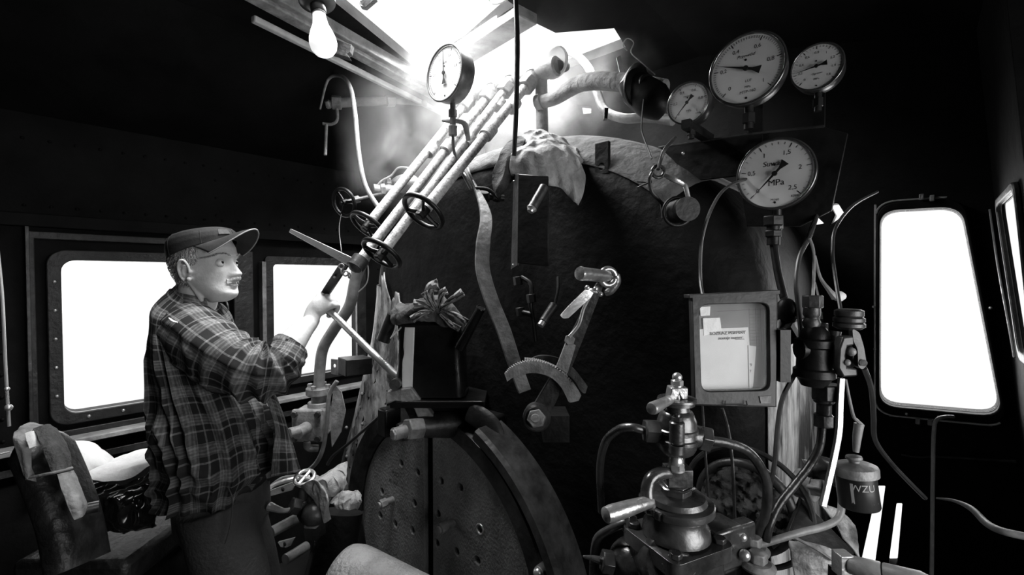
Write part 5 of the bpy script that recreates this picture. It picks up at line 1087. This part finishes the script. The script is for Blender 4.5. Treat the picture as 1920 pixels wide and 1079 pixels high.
tag(patch(QR([[(215, 860, 1.70), (250, 848, 1.75), (290, 838, 1.8), (320, 840, 1.84)], [(190, 875, 1.6), (225, 872, 1.6), (262, 862, 1.65), (305, 852, 1.7)], [(160, 893, 1.52), (205, 890, 1.52), (245, 880, 1.55), (285, 862, 1.6)], [(165, 898, 1.5), (205, 902, 1.5), (245, 895, 1.53), (285, 872, 1.58)]]), 60, 80, .010, 10, 83, fine=.3).build('white_newspaper', cloth_m, solid=.003), 'white cloth spread over the seat edge behind the man\'s back', 'cloth')
bb2 = thing('lunch_bag', Q(250, 960, 1.6), 'glossy black crinkled bag under the white cloth behind the man', 'bag')
patch(QR([[(175, 900, 1.56), (230, 905, 1.56), (290, 880, 1.62)], [(180, 930, 1.50), (240, 935, 1.48), (300, 910, 1.55)], [(190, 965, 1.5), (245, 975, 1.46), (305, 960, 1.54)], [(200, 990, 1.52), (250, 998, 1.5), (300, 990, 1.56)]]), 60, 70, .02, 13, 91).build('bag_skin', mat('glossy_black_plastic', .01, rough=.15), bb2, solid=.003)
b = MB(); b.tube([Q(-6, 455, 1.25), Q(4, 560, 1.25), Q(10, 690, 1.25), Q(17, 800, 1.25)], .004, 8); b.sphere(Q(16, 765, 1.24), .009); b.sphere(Q(13, 730, 1.24), .006); b.tube([Q(0, 852, 1.22), Q(18, 848, 1.25)], .002, 6); tag(b.build('door_bolt_rod', steel_m), 'thin bright vertical rod at the far left edge of the cab', 'rod')
# ================================================================ the man
man = thing('person', (Q(400, 1000, 1.45).x, Q(400, 1000, 1.45).y, 0), 'man in cap and plaid shirt looking up right, fist around the round steel lever', 'person')
# head frame
HC = Q(387, 497, 1.42)
yaw = math.radians(87); hF = (CR*math.sin(yaw)-CF*math.cos(yaw)); pit = math.radians(6)
hU0 = V((0, 0, 1)); hF = (hF-hU0*hF.dot(hU0)).normalized()
hF, hU = hF*math.cos(pit)+hU0*math.sin(pit), hU0*math.cos(pit)-hF*math.sin(pit)
hL = hU.cross(hF)     # person's left
HS = .99
def H(x, y, z): return HC+(hF*x+hL*y+hU*z)*HS
def interp(tab, z):
    if z <= tab[0][0]: return tab[0][1:]
    for a, c in zip(tab, tab[1:]):
        if a[0] <= z <= c[0]:
            t = (z-a[0])/(c[0]-a[0]); t = t*t*(3-2*t)*.35+t*.65; return tuple(p*(1-t)+q*t for p, q in zip(a[1:], c[1:]))
    return tab[-1][1:]
HT = [(-.122, .045, .012, .012), (-.117, .064, .0, .026), (-.108, .078, -.002, .036), (-.095, .083, -.015, .046), (-.08, .081, -.035, .054), (-.06, .081, -.062, .061), (-.04, .083, -.08, .067), (-.02, .084, -.09, .0705), (0, .083, -.097, .073), (.02, .087, -.100, .075), (.045, .087, -.098, .0755), (.07, .078, -.09, .069), (.09, .062, -.072, .056), (.105, .040, -.048, .038), (.114, .012, -.02, .014)]
def ga(x, s): return math.exp(-(x/s)**2)
def headpt(z, th, off=0.0):
    f, bk, w = interp(HT, z); cx = (f+bk)/2; ax = (f-bk)/2
    c, s = math.cos(th), math.sin(th)
    e = .86 if c > 0 else .95
    x = cx+ax*math.copysign(abs(c)**e, c); y = w*math.copysign(abs(s)**.9, s)
    if c > 0:
        # nose
        if -.056 < z < .02:
            t = (.012-z)/.05; h = .002+.027*max(0, min(1, t))**1.25
            if z < -.038: h *= max(0, 1-((-.038-z)/.016)**2)
            x += h*ga(y, .0075+.006*max(0, min(1, t)))
        x += .007*(ga(y-.0125, .007)+ga(y+.0125, .007))*ga(z+.042, .008)
        x -= .013*(ga(y-.033, .017)+ga(y+.033, .017))*ga(z+.002, .0125)      # sockets
        x += .0065*ga(abs(y)-.026, .022)*ga(z-.021, .009)                      # brows
        x += .004*ga(abs(y)-.042, .014)*ga(z+.028, .014)                       # cheek bones
        x -= .003*ga(abs(y)-.045, .012)*ga(z+.065, .018)
        x += .0055*ga(y, .020)*ga(z+.058, .006)+.0065*ga(y, .017)*ga(z+.074, .0055)
        x -= .0065*ga(y, .024)*ga(z+.0665, .0032)                             # mouth
        x -= .003*ga(y, .02)*ga(z+.085, .005)
        x += .006*ga(y, .02)*ga(z+.101, .011)
        x -= .0025*ga(abs(y)-.022-(.0*z), .005)*ga(z+.052, .016)               # cheek folds
        x += .0012*math.sin(z*700)*ga(z-.048, .02)*ga(y, .04)
    r = V((x-cx, y, 0)); L = r.length or 1; r = r*(1+off/L)
    return H(cx+r.x, r.y, z)
zs = [-.121+.235*i/150 for i in range(151)]
ths = []
for j in range(180):
    u = j/180*2*PI; ths.append(u-.45*math.sin(u)*1.0)
body = MB(); body.quadstrip([[headpt(z, t) for t in ths] for z in zs])
# neck, torso core, legs under the clothes
body.tube([H(-.035, 0, .0), H(-.035, 0, -.05), H(-.045, 0, -.09), Q(370, 562, 1.44), Q(362, 590, 1.45), Q(365, 640, 1.45)], [.046, .050, .052, .056, .06, .08], 28, 6)
# strap muscle
body.tube([H(-.02, -.058, -.045), H(-.005, -.044, -.09), H(.0, -.036, -.115)], [.007, .007, .006], 10, 5)
# ears
for s in (-1, 1):
    ec = (-.008, s*.075, -.020)
    P = []
    for k in range(15):
        t = math.radians(-70+265*k/14); P.append(H(ec[0]-.003+.0165*math.cos(t)*-1, ec[1]+s*(.006+.004*math.sin(t)), ec[2]+.031*math.sin(t)+.002))
    rad = [.0035+.0012*math.sin(PI*k/14) for k in range(15)]
    body.tube(P, rad, 10, 2)
    body.sphere(H(ec[0]+.006, ec[1]+s*.001, ec[2]-.025), .0075, 12, 8)
    body.sphere(H(ec[0]+.012, ec[1]+s*.001, ec[2]-.004), .007, 12, 8)
    body.tube([H(ec[0]-.002, ec[1]+s*.004, ec[2]+.018), H(ec[0]-.008, ec[1]+s*.004, ec[2]+.004), H(ec[0]-.006, ec[1]+s*.003, ec[2]-.014)], [.003, .0035, .003], 8, 4)
    body.sphere(H(ec[0]-.004, ec[1]-s*.004, ec[2]), .019, 16, 10, sc=(.8, .35, 1.4), axes=(hF, hL, hU))
# right forearm and fist round the lever
la = (LV1-LV0).normalized(); fist = Q(607, 576, 1.585)
tl = (fist-LV0).dot(la); ctr = LV0+la*tl     # point on the lever nearest the fist
elb, wri = Q(530, 668, 1.44), Q(581, 606, 1.545)
body.tube([Q(505, 690, 1.42), elb, Q(550, 640, 1.475), Q(568, 618, 1.515), wri, wri+(ctr-wri)*.35], [.048, .046, .042, .034, .0275, .020], 24, 6)
fd_ = (ctr-wri); fd_ = (fd_-la*fd_.dot(la)).normalized()      # across the lever, wrist to knuckles
nd_ = la.cross(fd_).normalized()
if nd_.dot(CF) > 0: nd_ = -nd_                               # towards the camera
G = lambda l, f, n: ctr+la*l+fd_*f+nd_*n
body.tube([wri, G(.0, -.040, .010), G(0, -.018, .020), G(0, .002, .025), G(0, .014, .020)], [.0265, .030, .034, .034, .026], 20, 6, hint=la, flat=.6)
for k in range(4):
    l = -.033+.0215*k+.001; r = (.0092, .0098, .0100, .0102)[3-k] if k else .0088
    kn = (.018, .021, .022, .020)[k]; 
    P = [G(l*.8, -.005, .026), G(l, kn, .026), G(l, kn+.013, .010), G(l, kn+.008, -.010), G(l, kn-.006, -.021), G(l, kn-.022, -.018), G(l*.98, kn-.032, -.010)]
    body.tube(P, [r*1.0, r*1.22, r*1.08, r*1.08, r, r*.95, r*.7], 12, 5)
    body.sphere(G(l, kn-.001, .030), r*1.02, 12, 8)
body.tube([G(.012, -.040, .002), G(.018, -.026, -.004), G(.020, -.008, -.016), G(.018, .010, -.026), G(.018, .018, -.029)], [.014, .0125, .0115, .0105, .008], 12, 5)
# torso core joining arms and legs
body.tube([Q(372, 640, 1.45), Q(385, 740, 1.45), Q(400, 850, 1.46), Q(405, 900, 1.47)], [.09, .10, .09, .075], 24, 5)
body.tube([Q(355, 625, 1.40), Q(410, 670, 1.36), Q(470, 695, 1.36), elb], [.05, .05, .046, .042], 20, 5)
hipz = .93
def leg(x, d, kx, kd, fx):
    h = Q(x, 950, d); kn = Q(kx, 1120, kd); return h, kn
fpt = man.location
ffw = V((CR.x, CR.y, 0)).normalized()
legs = []
for s, (hx, hd) in (('n', (402, 1.39)), ('f', (430, 1.53))):
    h = Q(hx, 935, hd); k = h+V((ffw.x*.09, ffw.y*.09, -.42)); an = V((k.x+ffw.x*.01, k.y+ffw.y*.01, .10)); legs.append((h, k, an))
    body.tube([h+V((0, 0, .03)), h, k, an], [.06, .06, .05, .04], 20, 5)
body.build('body', skin_m, man, remesh=.0032, smo=2)
man_body = man
for s in (-1, 1):
    c = H(.0650, s*.033, -.0025); e_ = thing
    eb = MB().sphere(c, .0128, 24, 16).build('eye', eye_m, man)
    look = (hF*.9+hU*.22-hL*s*0+(CR*.25)).normalized()
    b = MB(); b.lathe(c+look*.0112, look, [(0, .0052), (.0014, .0050), (.0022, .003)], 16); b.build('iris', iris_m, eb)
    b = MB()
    for e0, e1 in ((22, 95), (-30, -95)):
        def lid(u, v):
            az = math.radians(-75+150*u); el = math.radians(e0*(1-v)+e1*v)*(1 if v > 0 else math.cos(az*.55)**1.3); rl = .0140
            return c+(hF*math.cos(az)*math.cos(el)+hL*math.sin(az)*math.cos(el)+hU*math.sin(el))*rl
        b.sheet(lid, 20, 8)
    b.build('eyelid', skin_m, man, solid=.0012)
    b = MB()
    random.seed(5+s)
    for k in range(90):
        t = k/45; y = s*(.012+.036*t); z = .019+.006*math.sin(PI*t*.9)+random.uniform(-.0015, .0015); th = math.asin(max(-1, min(1, (y/.0755))))
        p = headpt(z, th, .001); b.tube([p, p+hL*s*.005+hU*.0015+hF*.0015, p+hL*s*.009-hU*.0005], [.0010, .0009, .0003], 4, 2)
    b.build('eyebrow', hair_m, man)
# moustache
b = MB(); random.seed(3)
for k in range(650):
    y = random.uniform(-.022, .022); z = -.0515+random.uniform(-.004, .004)-.006*(abs(y)/.024)**1.6
    th = math.asin(max(-1, min(1, y/.062))); p = headpt(z, th, .0008)
    sg = 1 if y > 0 else -1
    b.tube([p, p+hF*.0035-hU*.003+hL*sg*.001, p-hU*.0085+hF*.0025+hL*sg*(.001+.004*abs(y)/.03)], [.0009, .0009, .0003], 4, 2)
b.build('moustache', stache_m, man)
b = MB(); b.tube([headpt(-.0715, -.32, .0006), headpt(-.0735, -.12, .0012), headpt(-.0735, .12, .0012), headpt(-.0715, .32, .0006)], [.001, .003, .003, .001], 8, 4); b.build('lower_lip', lip_m, man)
# short hair at the temples and back
b = MB(); R = []
for i in range(40):
    z = -.075+.125*i/39; row = []
    for j in range(90):
        u = j/89; t = 1.28+.18*math.cos(i/39*PI)+(2*PI-2*(1.28+.18*math.cos(i/39*PI)))*u
        if abs(((t+PI) % (2*PI))-PI) < 1.95 and z < -.005: o = -.004
        else: o = .0035
        edge = min(1, min(u, 1-u)*14)*min(1, i/5); p = headpt(z, t, o*edge-.002*(1-edge)); row.append(p+noise.noise_vector(p*400)*.0012)
    R.append(row)
b.quadstrip(R, closed=False); b.build('hair', hair_m, man, smooth=70)
b = MB(); random.seed(11)
for k in range(900):
    t = random.uniform(1.25, 2*PI-1.25); z = random.uniform(-.068, .048)
    if abs(((t+PI) % (2*PI))-PI) < 1.9 and z < .0: continue
    p = headpt(z, t, .0025); o = (p-H(-.01, 0, z)).normalized(); b.tube([p, p+o*.004-hU*.003, p+o*.005-hU*.008], [.0008, .0007, .0002], 4, 2)
b.build('hair_strands', hair_m, man)
# cap: rings tilted back, and the peak
cpm = []
def cappt(h, t, off):   # h 0..1 up the crown
    c, s = math.cos(t), math.sin(t)
    zb = .054+.014*c-.022*(1-c)/2; 
    prof = [(0, 1.0), (.35, 1.02), (.6, .99), (.8, .90), (.92, .72), (1, .02)]
    for (a, ra_), (bq, rb_) in zip(prof, prof[1:]):
        if a <= h <= bq: r = ra_+(rb_-ra_)*(h-a)/(bq-a)
    top = .108+.006*c; z = zb+(top-zb)*(h**.9); 
    return H(-.006+(.100+off)*r*c, (.084+off)*r*s, z)
b = MB(); R = [[cappt(i/24, 2*PI*j/64, 0) for j in range(64)] for i in range(25)]; b.quadstrip(R, cap=False); cp = b.build('cap', cap_m, man, solid=.003, smooth=60)
b = MB()
for t in (0, 1.05, 2.1, 3.14, 4.2, 5.25): b.tube([cappt(h, t, .0015) for h in (.02, .2, .4, .6, .8, .92, .99)], .0009, 5, 2)
b.build('seam', cap_m, cp)
b = MB(); q = []
def pe(u, v):   # u across, v outward
    t = -1.25+2.5*u; p0 = V((-.006+.099*math.cos(t), .083*math.sin(t), .062+.014*math.cos(t))); ext = .078*math.cos(t*.92)**.6*v if abs(t*.92) < PI/2 else 0
    bend = -.95*p0.y**2*7*(.35+.65*v); return H(p0.x+ext, p0.y*(1+.02*v), p0.z-.002+bend-.006*v+.026*math.sin(v*1.5)*math.cos(t))
b.sheet(pe, 48, 14); pk_ = b.build('peak', cap_m, cp, solid=.0035, smooth=60)
b = MB(); b.tube([pe(i/40, 1) for i in range(41)], .0022, 6, 1); b.build('peak_edging', brim_m, pk_)
b = MB(); b.plate([[cappt(h, t, .0035) for h, t in ((.36, -.55), (.36, -.35), (.36, -.15), (.70, -.18), (.72, -.35), (.70, -.52))]], hF*.001); b.build('panel_patch', trouser_m, cp)
# ---------------- shirt: torso with fold ridges, sleeve, collar, open front
def ring(px, py, hw, d, hd, n=64, tilt=0, ex=.85, seed=0):
    L0, R0 = px-hw, px+hw
    for it in range(6):
        R = _ring(px, py, hw, d, hd, n, tilt, ex); xs = [proj(p)[0] for p in R]; lo, hi = min(xs), max(xs)
        px += ((L0+R0)-(lo+hi))/2; hw += ((R0-L0)-(hi-lo))/2*.8
    return R
def _ring(px, py, hw, d, hd, n, tilt, ex):
    c = Q(px, py, d); w = hw*d/FPX; R = []
    for j in range(n):
        t = 2*PI*j/n; R.append(c+CR*(w*math.copysign(abs(math.cos(t))**ex, math.cos(t)))+cf2*(hd*math.copysign(abs(math.sin(t))**ex, math.sin(t)))+V((0, 0, 1))*tilt*math.cos(t))
    return R
TR = [(368, 549, 37, 1.44, .070, .022-.055), (365, 560, 46, 1.44, .085, -.035), (362, 573, 62, 1.45, .12, -.035), (358, 590, 75, 1.45, .15, -.03), (360, 615, 80, 1.46, .165, -.02), (368, 650, 89, 1.46, .17, -.01), (377, 700, 98, 1.46, .17, 0), (388, 750, 108, 1.46, .175, 0), (398, 800, 114, 1.46, .18, 0), (405, 845, 114, 1.46, .18, 0), (405, 875, 111, 1.46, .178, .0), (402, 895, 107, 1.46, .172, .0), (400, 916, 102, 1.46, .165, .0)]
def smoothrings(T, n):
    out = []
    pts = [V((a, b_, c)) for a, b_, c, d, e, f in T]; p2 = [V((d, e, f)) for a, b_, c, d, e, f in T]
    for x, y in zip(catmull(pts, n), catmull(p2, n)): out.append((x.x, x.y, x.z, y.x, y.y, y.z))
    return out
SR = smoothrings(TR, 7); rr = []
for i, (px, py, hw, d, hd, tl_) in enumerate(SR):
    R = ring(px, py, hw, d, hd, 128, tl_); c = sum(R, V())/128; o = []
    f = max(0, min(1, (py-600)/120))
    for j, p in enumerate(R):
        t = 2*PI*j/128; n_ = (p-c).normalized(); z = p.z
        # long vertical folds from the shoulder blade that sweep forward at the waist, crosswise folds at the waist
        a = math.sin(9*t+3.5*z+1.3*noise.noise(V((math.cos(t)*2, math.sin(t)*2, z*2)))*3)
        w1 = .013*f*(1-abs(a))**1.3*2-.010*f
        g2 = max(0, min(1, (py-800)/60)); w2 = .016*g2*(1-abs(math.sin(z*38+2.2*math.cos(t-1)+noise.noise(p*7)*2.5)))
        w3 = .009*noise.noise(p*9)
        o.append(p+n_*(w1+w2+w3))
    rr.append(o)
cum = [0]
for i in range(1, len(rr)): cum.append(cum[-1]+(rr[i][64]-rr[i-1][64]).length)
b = MB(); b.quadstrip(rr, cap=False, uvs=lambda i, j: (j/128*1.1, -cum[min(i, len(cum)-1)]))
shirt = b.build('shirt', plaid_m, man, smooth=80, solid=.003)
# sleeve
SP_ = catmull([Q(338, 612, 1.40), Q(365, 632, 1.36), Q(405, 662, 1.32), Q(450, 690, 1.31), Q(488, 700, 1.33), Q(518, 692, 1.37), Q(537, 668, 1.41), Q(545, 655, 1.43)], 10)
SRd = [.088, .092, .088, .080, .073, .067, .060, .052]; k = len(SP_); rr = []
T0 = (SP_[1]-SP_[0]).normalized(); _, u, w = frame(T0, V((0, 0, 1)))
for i, p in enumerate(SP_):
    tt = i/(k-1)*7; j = min(int(tt), 6); r = SRd[j]*(1-tt+j)+SRd[j+1]*(tt-j)
    T = (SP_[min(i+1, k-1)]-SP_[max(i-1, 0)]).normalized(); u = (u-T*u.dot(T)).normalized(); w = T.cross(u); R = []
    for q in range(96):
        t = 2*PI*q/96; d = u*math.cos(t)+w*math.sin(t); pp = p+d*r; s_ = i/(k-1)
        fold = (.010*math.exp(-((s_-.55)/.2)**2)+.002)*(1-abs(math.sin(s_*34+2.0*math.cos(t)+noise.noise(pp*9)*2.4)))*2-.004
        R.append(p+d*(r*(.93 if abs(math.cos(t)) < .5 else 1)+fold+.004*noise.noise(pp*14)))
    rr.append(R)
cum2 = [0]
for i in range(1, len(rr)): cum2.append(cum2[-1]+(rr[i][0]-rr[i-1][0]).length)
b = MB(); b.quadstrip(rr, cap=False, uvs=lambda i, j: (j/96*.5, cum2[min(i, len(cum2)-1)])); b.build('sleeve', plaid_m, shirt, smooth=80, solid=.003)
# rolled cuff
cd = (Q(562, 630, 1.46)-Q(535, 672, 1.41)).normalized(); cc3 = Q(543, 655, 1.435); b = MB(); rr = []
a_, u, w = frame(cd)
for h, r in ((-.016, .046), (-.014, .054), (-.004, .0575), (.008, .057), (.016, .053), (.018, .047), (.010, .044)):
    rr.append([cc3+cd*(h+.007*math.cos(2*PI*q/64+1))+(u*math.cos(2*PI*q/64)+w*math.sin(2*PI*q/64))*(r+.0035*noise.noise(V((q*.25, h*120, 0)))) for q in range(64)])
b.quadstrip(rr, cap=False, uvs=lambda i, j: (j/64*.36, i*.008)); b.build('rolled_cuff', plaid_m, shirt, smooth=80, solid=.002)
# collar
b = MB()
def colr(u, v):
    t = -2.55+5.1*u; r = 1-.0*v
    c = Q(370, 556, 1.44); cw, cdp = .066, .064
    drop = -.030*v-.012*v*(abs(u-.5)*2)**3; out = .004+.013*math.sin(v*1.7)
    tz = .020-.040*(1-math.cos(t-PI))*.0
    d = (hF*-math.cos(t)+hL*math.sin(t)); d = V((d.x, d.y, 0)).normalized()
    fr = (1+math.cos(t-PI))/2     # 1 at the back... 0 at the front opening
    return c+d*(cw+out)+V((0, 0, 1))*(.024+drop-.030*(abs(t)/2.55)**2)
b.sheet(lambda u, v: colr(u, v), 60, 10)
q = MB(); R = [[colr(i/60, j/10) for i in range(61)] for j in range(11)]; q.quadstrip(R, closed=False, uvs=lambda i, j: (j*.006, i*.004)); q.build('collar', plaid_m, shirt, smooth=80, solid=.004)
# open front edge falling past the belly
b = MB()
FP = [[(478, 700, 1.38), (500, 715, 1.42), (512, 730, 1.50)], [(500, 745, 1.38), (520, 755, 1.42), (528, 765, 1.50)], [(515, 800, 1.38), (535, 805, 1.43), (541, 810, 1.51)], [(512, 850, 1.38), (542, 850, 1.43), (554, 850, 1.52)], [(508, 895, 1.40), (545, 888, 1.44), (564, 884, 1.53)]]
q = patch(QR(FP), 40, 24, .004, 12, 99)
nv = 25; q.uv = {}
for fi in range(len(q.f)): i, j = divmod(fi, 24); q.uv[fi] = tuple((b_*.006, -a_*.006) for a_, b_ in ((i, j), (i, j+1), (i+1, j+1), (i+1, j)))
q.build('open_shirt_front', plaid_m, shirt, smooth=80, solid=.003)
b = MB(); b.lathe(Q(500, 725, 1.375), CF, [(0, .005), (.002, .006), (.003, .003)], 14); b.build('button', pale_m, shirt)
b = MB(); b.tube([Q(317, 597, 1.28), Q(324, 603, 1.27), Q(333, 605, 1.27)], [.002, .004, .002], 6, 3); b.build('shoulder_tear', cloth_m, shirt)
# trousers
TT = [(408, 862, 90, 1.46, .13, .0), (408, 890, 93, 1.46, .135, .0), (410, 905, 94, 1.46, .14, 0), (413, 940, 94, 1.46, .14, 0), (416, 980, 93, 1.46, .14, 0)]
b = MB(); SR2 = smoothrings(TT, 4); b.quadstrip([ring(a0_, b0_, c0_, d0_, e0_, 64, f0_) for a0_, b0_, c0_, d0_, e0_, f0_ in SR2], cap=True); 
for h, k_, an in legs:
    P = [h+V((0, 0, -.02)), (h+k_)/2, k_, (k_+an)/2, an+V((0, 0, -.02))]
    b.tube(P, [.10, .10, .090, .085, .082], 40, 8)
tr = b.build('trousers', trouser_m, man, remesh=.007, smo=5)
b = MB(); R1 = ring(408, 893, 95, 1.46, .138, 64, 0); R2 = [p-V((0, 0, .030)) for p in R1]; b.quadstrip([R1, R2], cap=False); b.build('belt', boot_m, man, solid=.004)
b = MB(); b.tube([Q(428, 915, 1.30), Q(436, 940, 1.295), Q(432, 985, 1.29), Q(422, 1020, 1.29)], .0018, 6); b.build('pocket_seam', trouser_m, tr)
for h, k_, an in legs:
    b = MB(); b.tube([V((an.x, an.y, .14)), V((an.x, an.y, .06)), V((an.x, an.y, .045))+ffw*.06, V((an.x, an.y, .038))+ffw*.16, V((an.x, an.y, .035))+ffw*.22], [.052, .055, .05, .042, .025], 20, 5, flat=.9); b.build('boot', boot_m, man)
# ================================================================ steam drifting under the hatch
def steam():
    m = bpy.data.materials.new('drifting_steam'); m.use_nodes = True; nt = m.node_tree; nt.nodes.clear(); N = nt.nodes; L = nt.links
    out = N.new('ShaderNodeOutputMaterial'); vs = N.new('ShaderNodeVolumePrincipled'); L.new(vs.outputs[0], out.inputs['Volume'])
    vs.inputs['Color'].default_value = (1, 1, 1, 1); vs.inputs['Anisotropy'].default_value = .25
    tc = N.new('ShaderNodeTexCoord'); mp = N.new('ShaderNodeMapping'); L.new(tc.outputs['Object'], mp.inputs[0])
    def blob(c, r, k):
        s = N.new('ShaderNodeVectorMath'); s.operation = 'SUBTRACT'; L.new(tc.outputs['Object'], s.inputs[0]); s.inputs[1].default_value = c
        d = N.new('ShaderNodeVectorMath'); d.operation = 'DIVIDE'; L.new(s.outputs[0], d.inputs[0]); d.inputs[1].default_value = r
        l = N.new('ShaderNodeVectorMath'); l.operation = 'LENGTH'; L.new(d.outputs[0], l.inputs[0])
        mr = N.new('ShaderNodeMapRange'); mr.interpolation_type = 'SMOOTHSTEP'; L.new(l.outputs['Value'], mr.inputs['Value']); mr.inputs['From Min'].default_value = 0; mr.inputs['From Max'].default_value = 1; mr.inputs['To Min'].default_value = k; mr.inputs['To Max'].default_value = 0
        return mr.outputs[0]
    o = STEAM_ORG
    q = [blob(tuple(V(c)-o), r, k) for c, r, k in STEAM_BLOBS]
    acc = q[0]
    for x in q[1:]:
        a = N.new('ShaderNodeMath'); a.operation = 'ADD'; L.new(acc, a.inputs[0]); L.new(x, a.inputs[1]); acc = a.outputs[0]
    n = N.new('ShaderNodeTexNoise'); n.inputs['Scale'].default_value = 4.2; n.inputs['Detail'].default_value = 5; n.inputs['Distortion'].default_value = 1.2; L.new(tc.outputs['Object'], n.inputs[0])
    r = N.new('ShaderNodeMapRange'); r.inputs['From Min'].default_value = .43; r.inputs['From Max'].default_value = .66; L.new(n.outputs['Fac'], r.inputs['Value']); r.inputs['To Min'].default_value = .06
    mu = N.new('ShaderNodeMath'); mu.operation = 'MULTIPLY'; L.new(acc, mu.inputs[0]); L.new(r.outputs[0], mu.inputs[1]); L.new(mu.outputs[0], vs.inputs['Density'])
    return m
STEAM_ORG = V((-1.35, 1.35, 2.0))
STEAM_BLOBS = [((-1.35, 1.40, 2.36), (.78, .50, .36), 2.9), ((-1.62, 1.42, 2.05), (.42, .40, .50), 2.3), (tuple(Q(752, 285, 1.95)), (.24, .30, .30), 2.4), (tuple(Q(725, 210, 1.95)), (.26, .25, .30), 1.2), (tuple(Q(700, 330, 1.95)), (.16, .2, .16), 1.6)]
b = MB(); b.box((-1.45, 1.36, 2.055), (1.5, 1.08, .85))
s_ = b.build('steam', steam(), smooth=0, org=STEAM_ORG)
tag(s_, 'wisps of white steam drifting around the valve rods under the roof hatch', 'steam', kind='stuff')
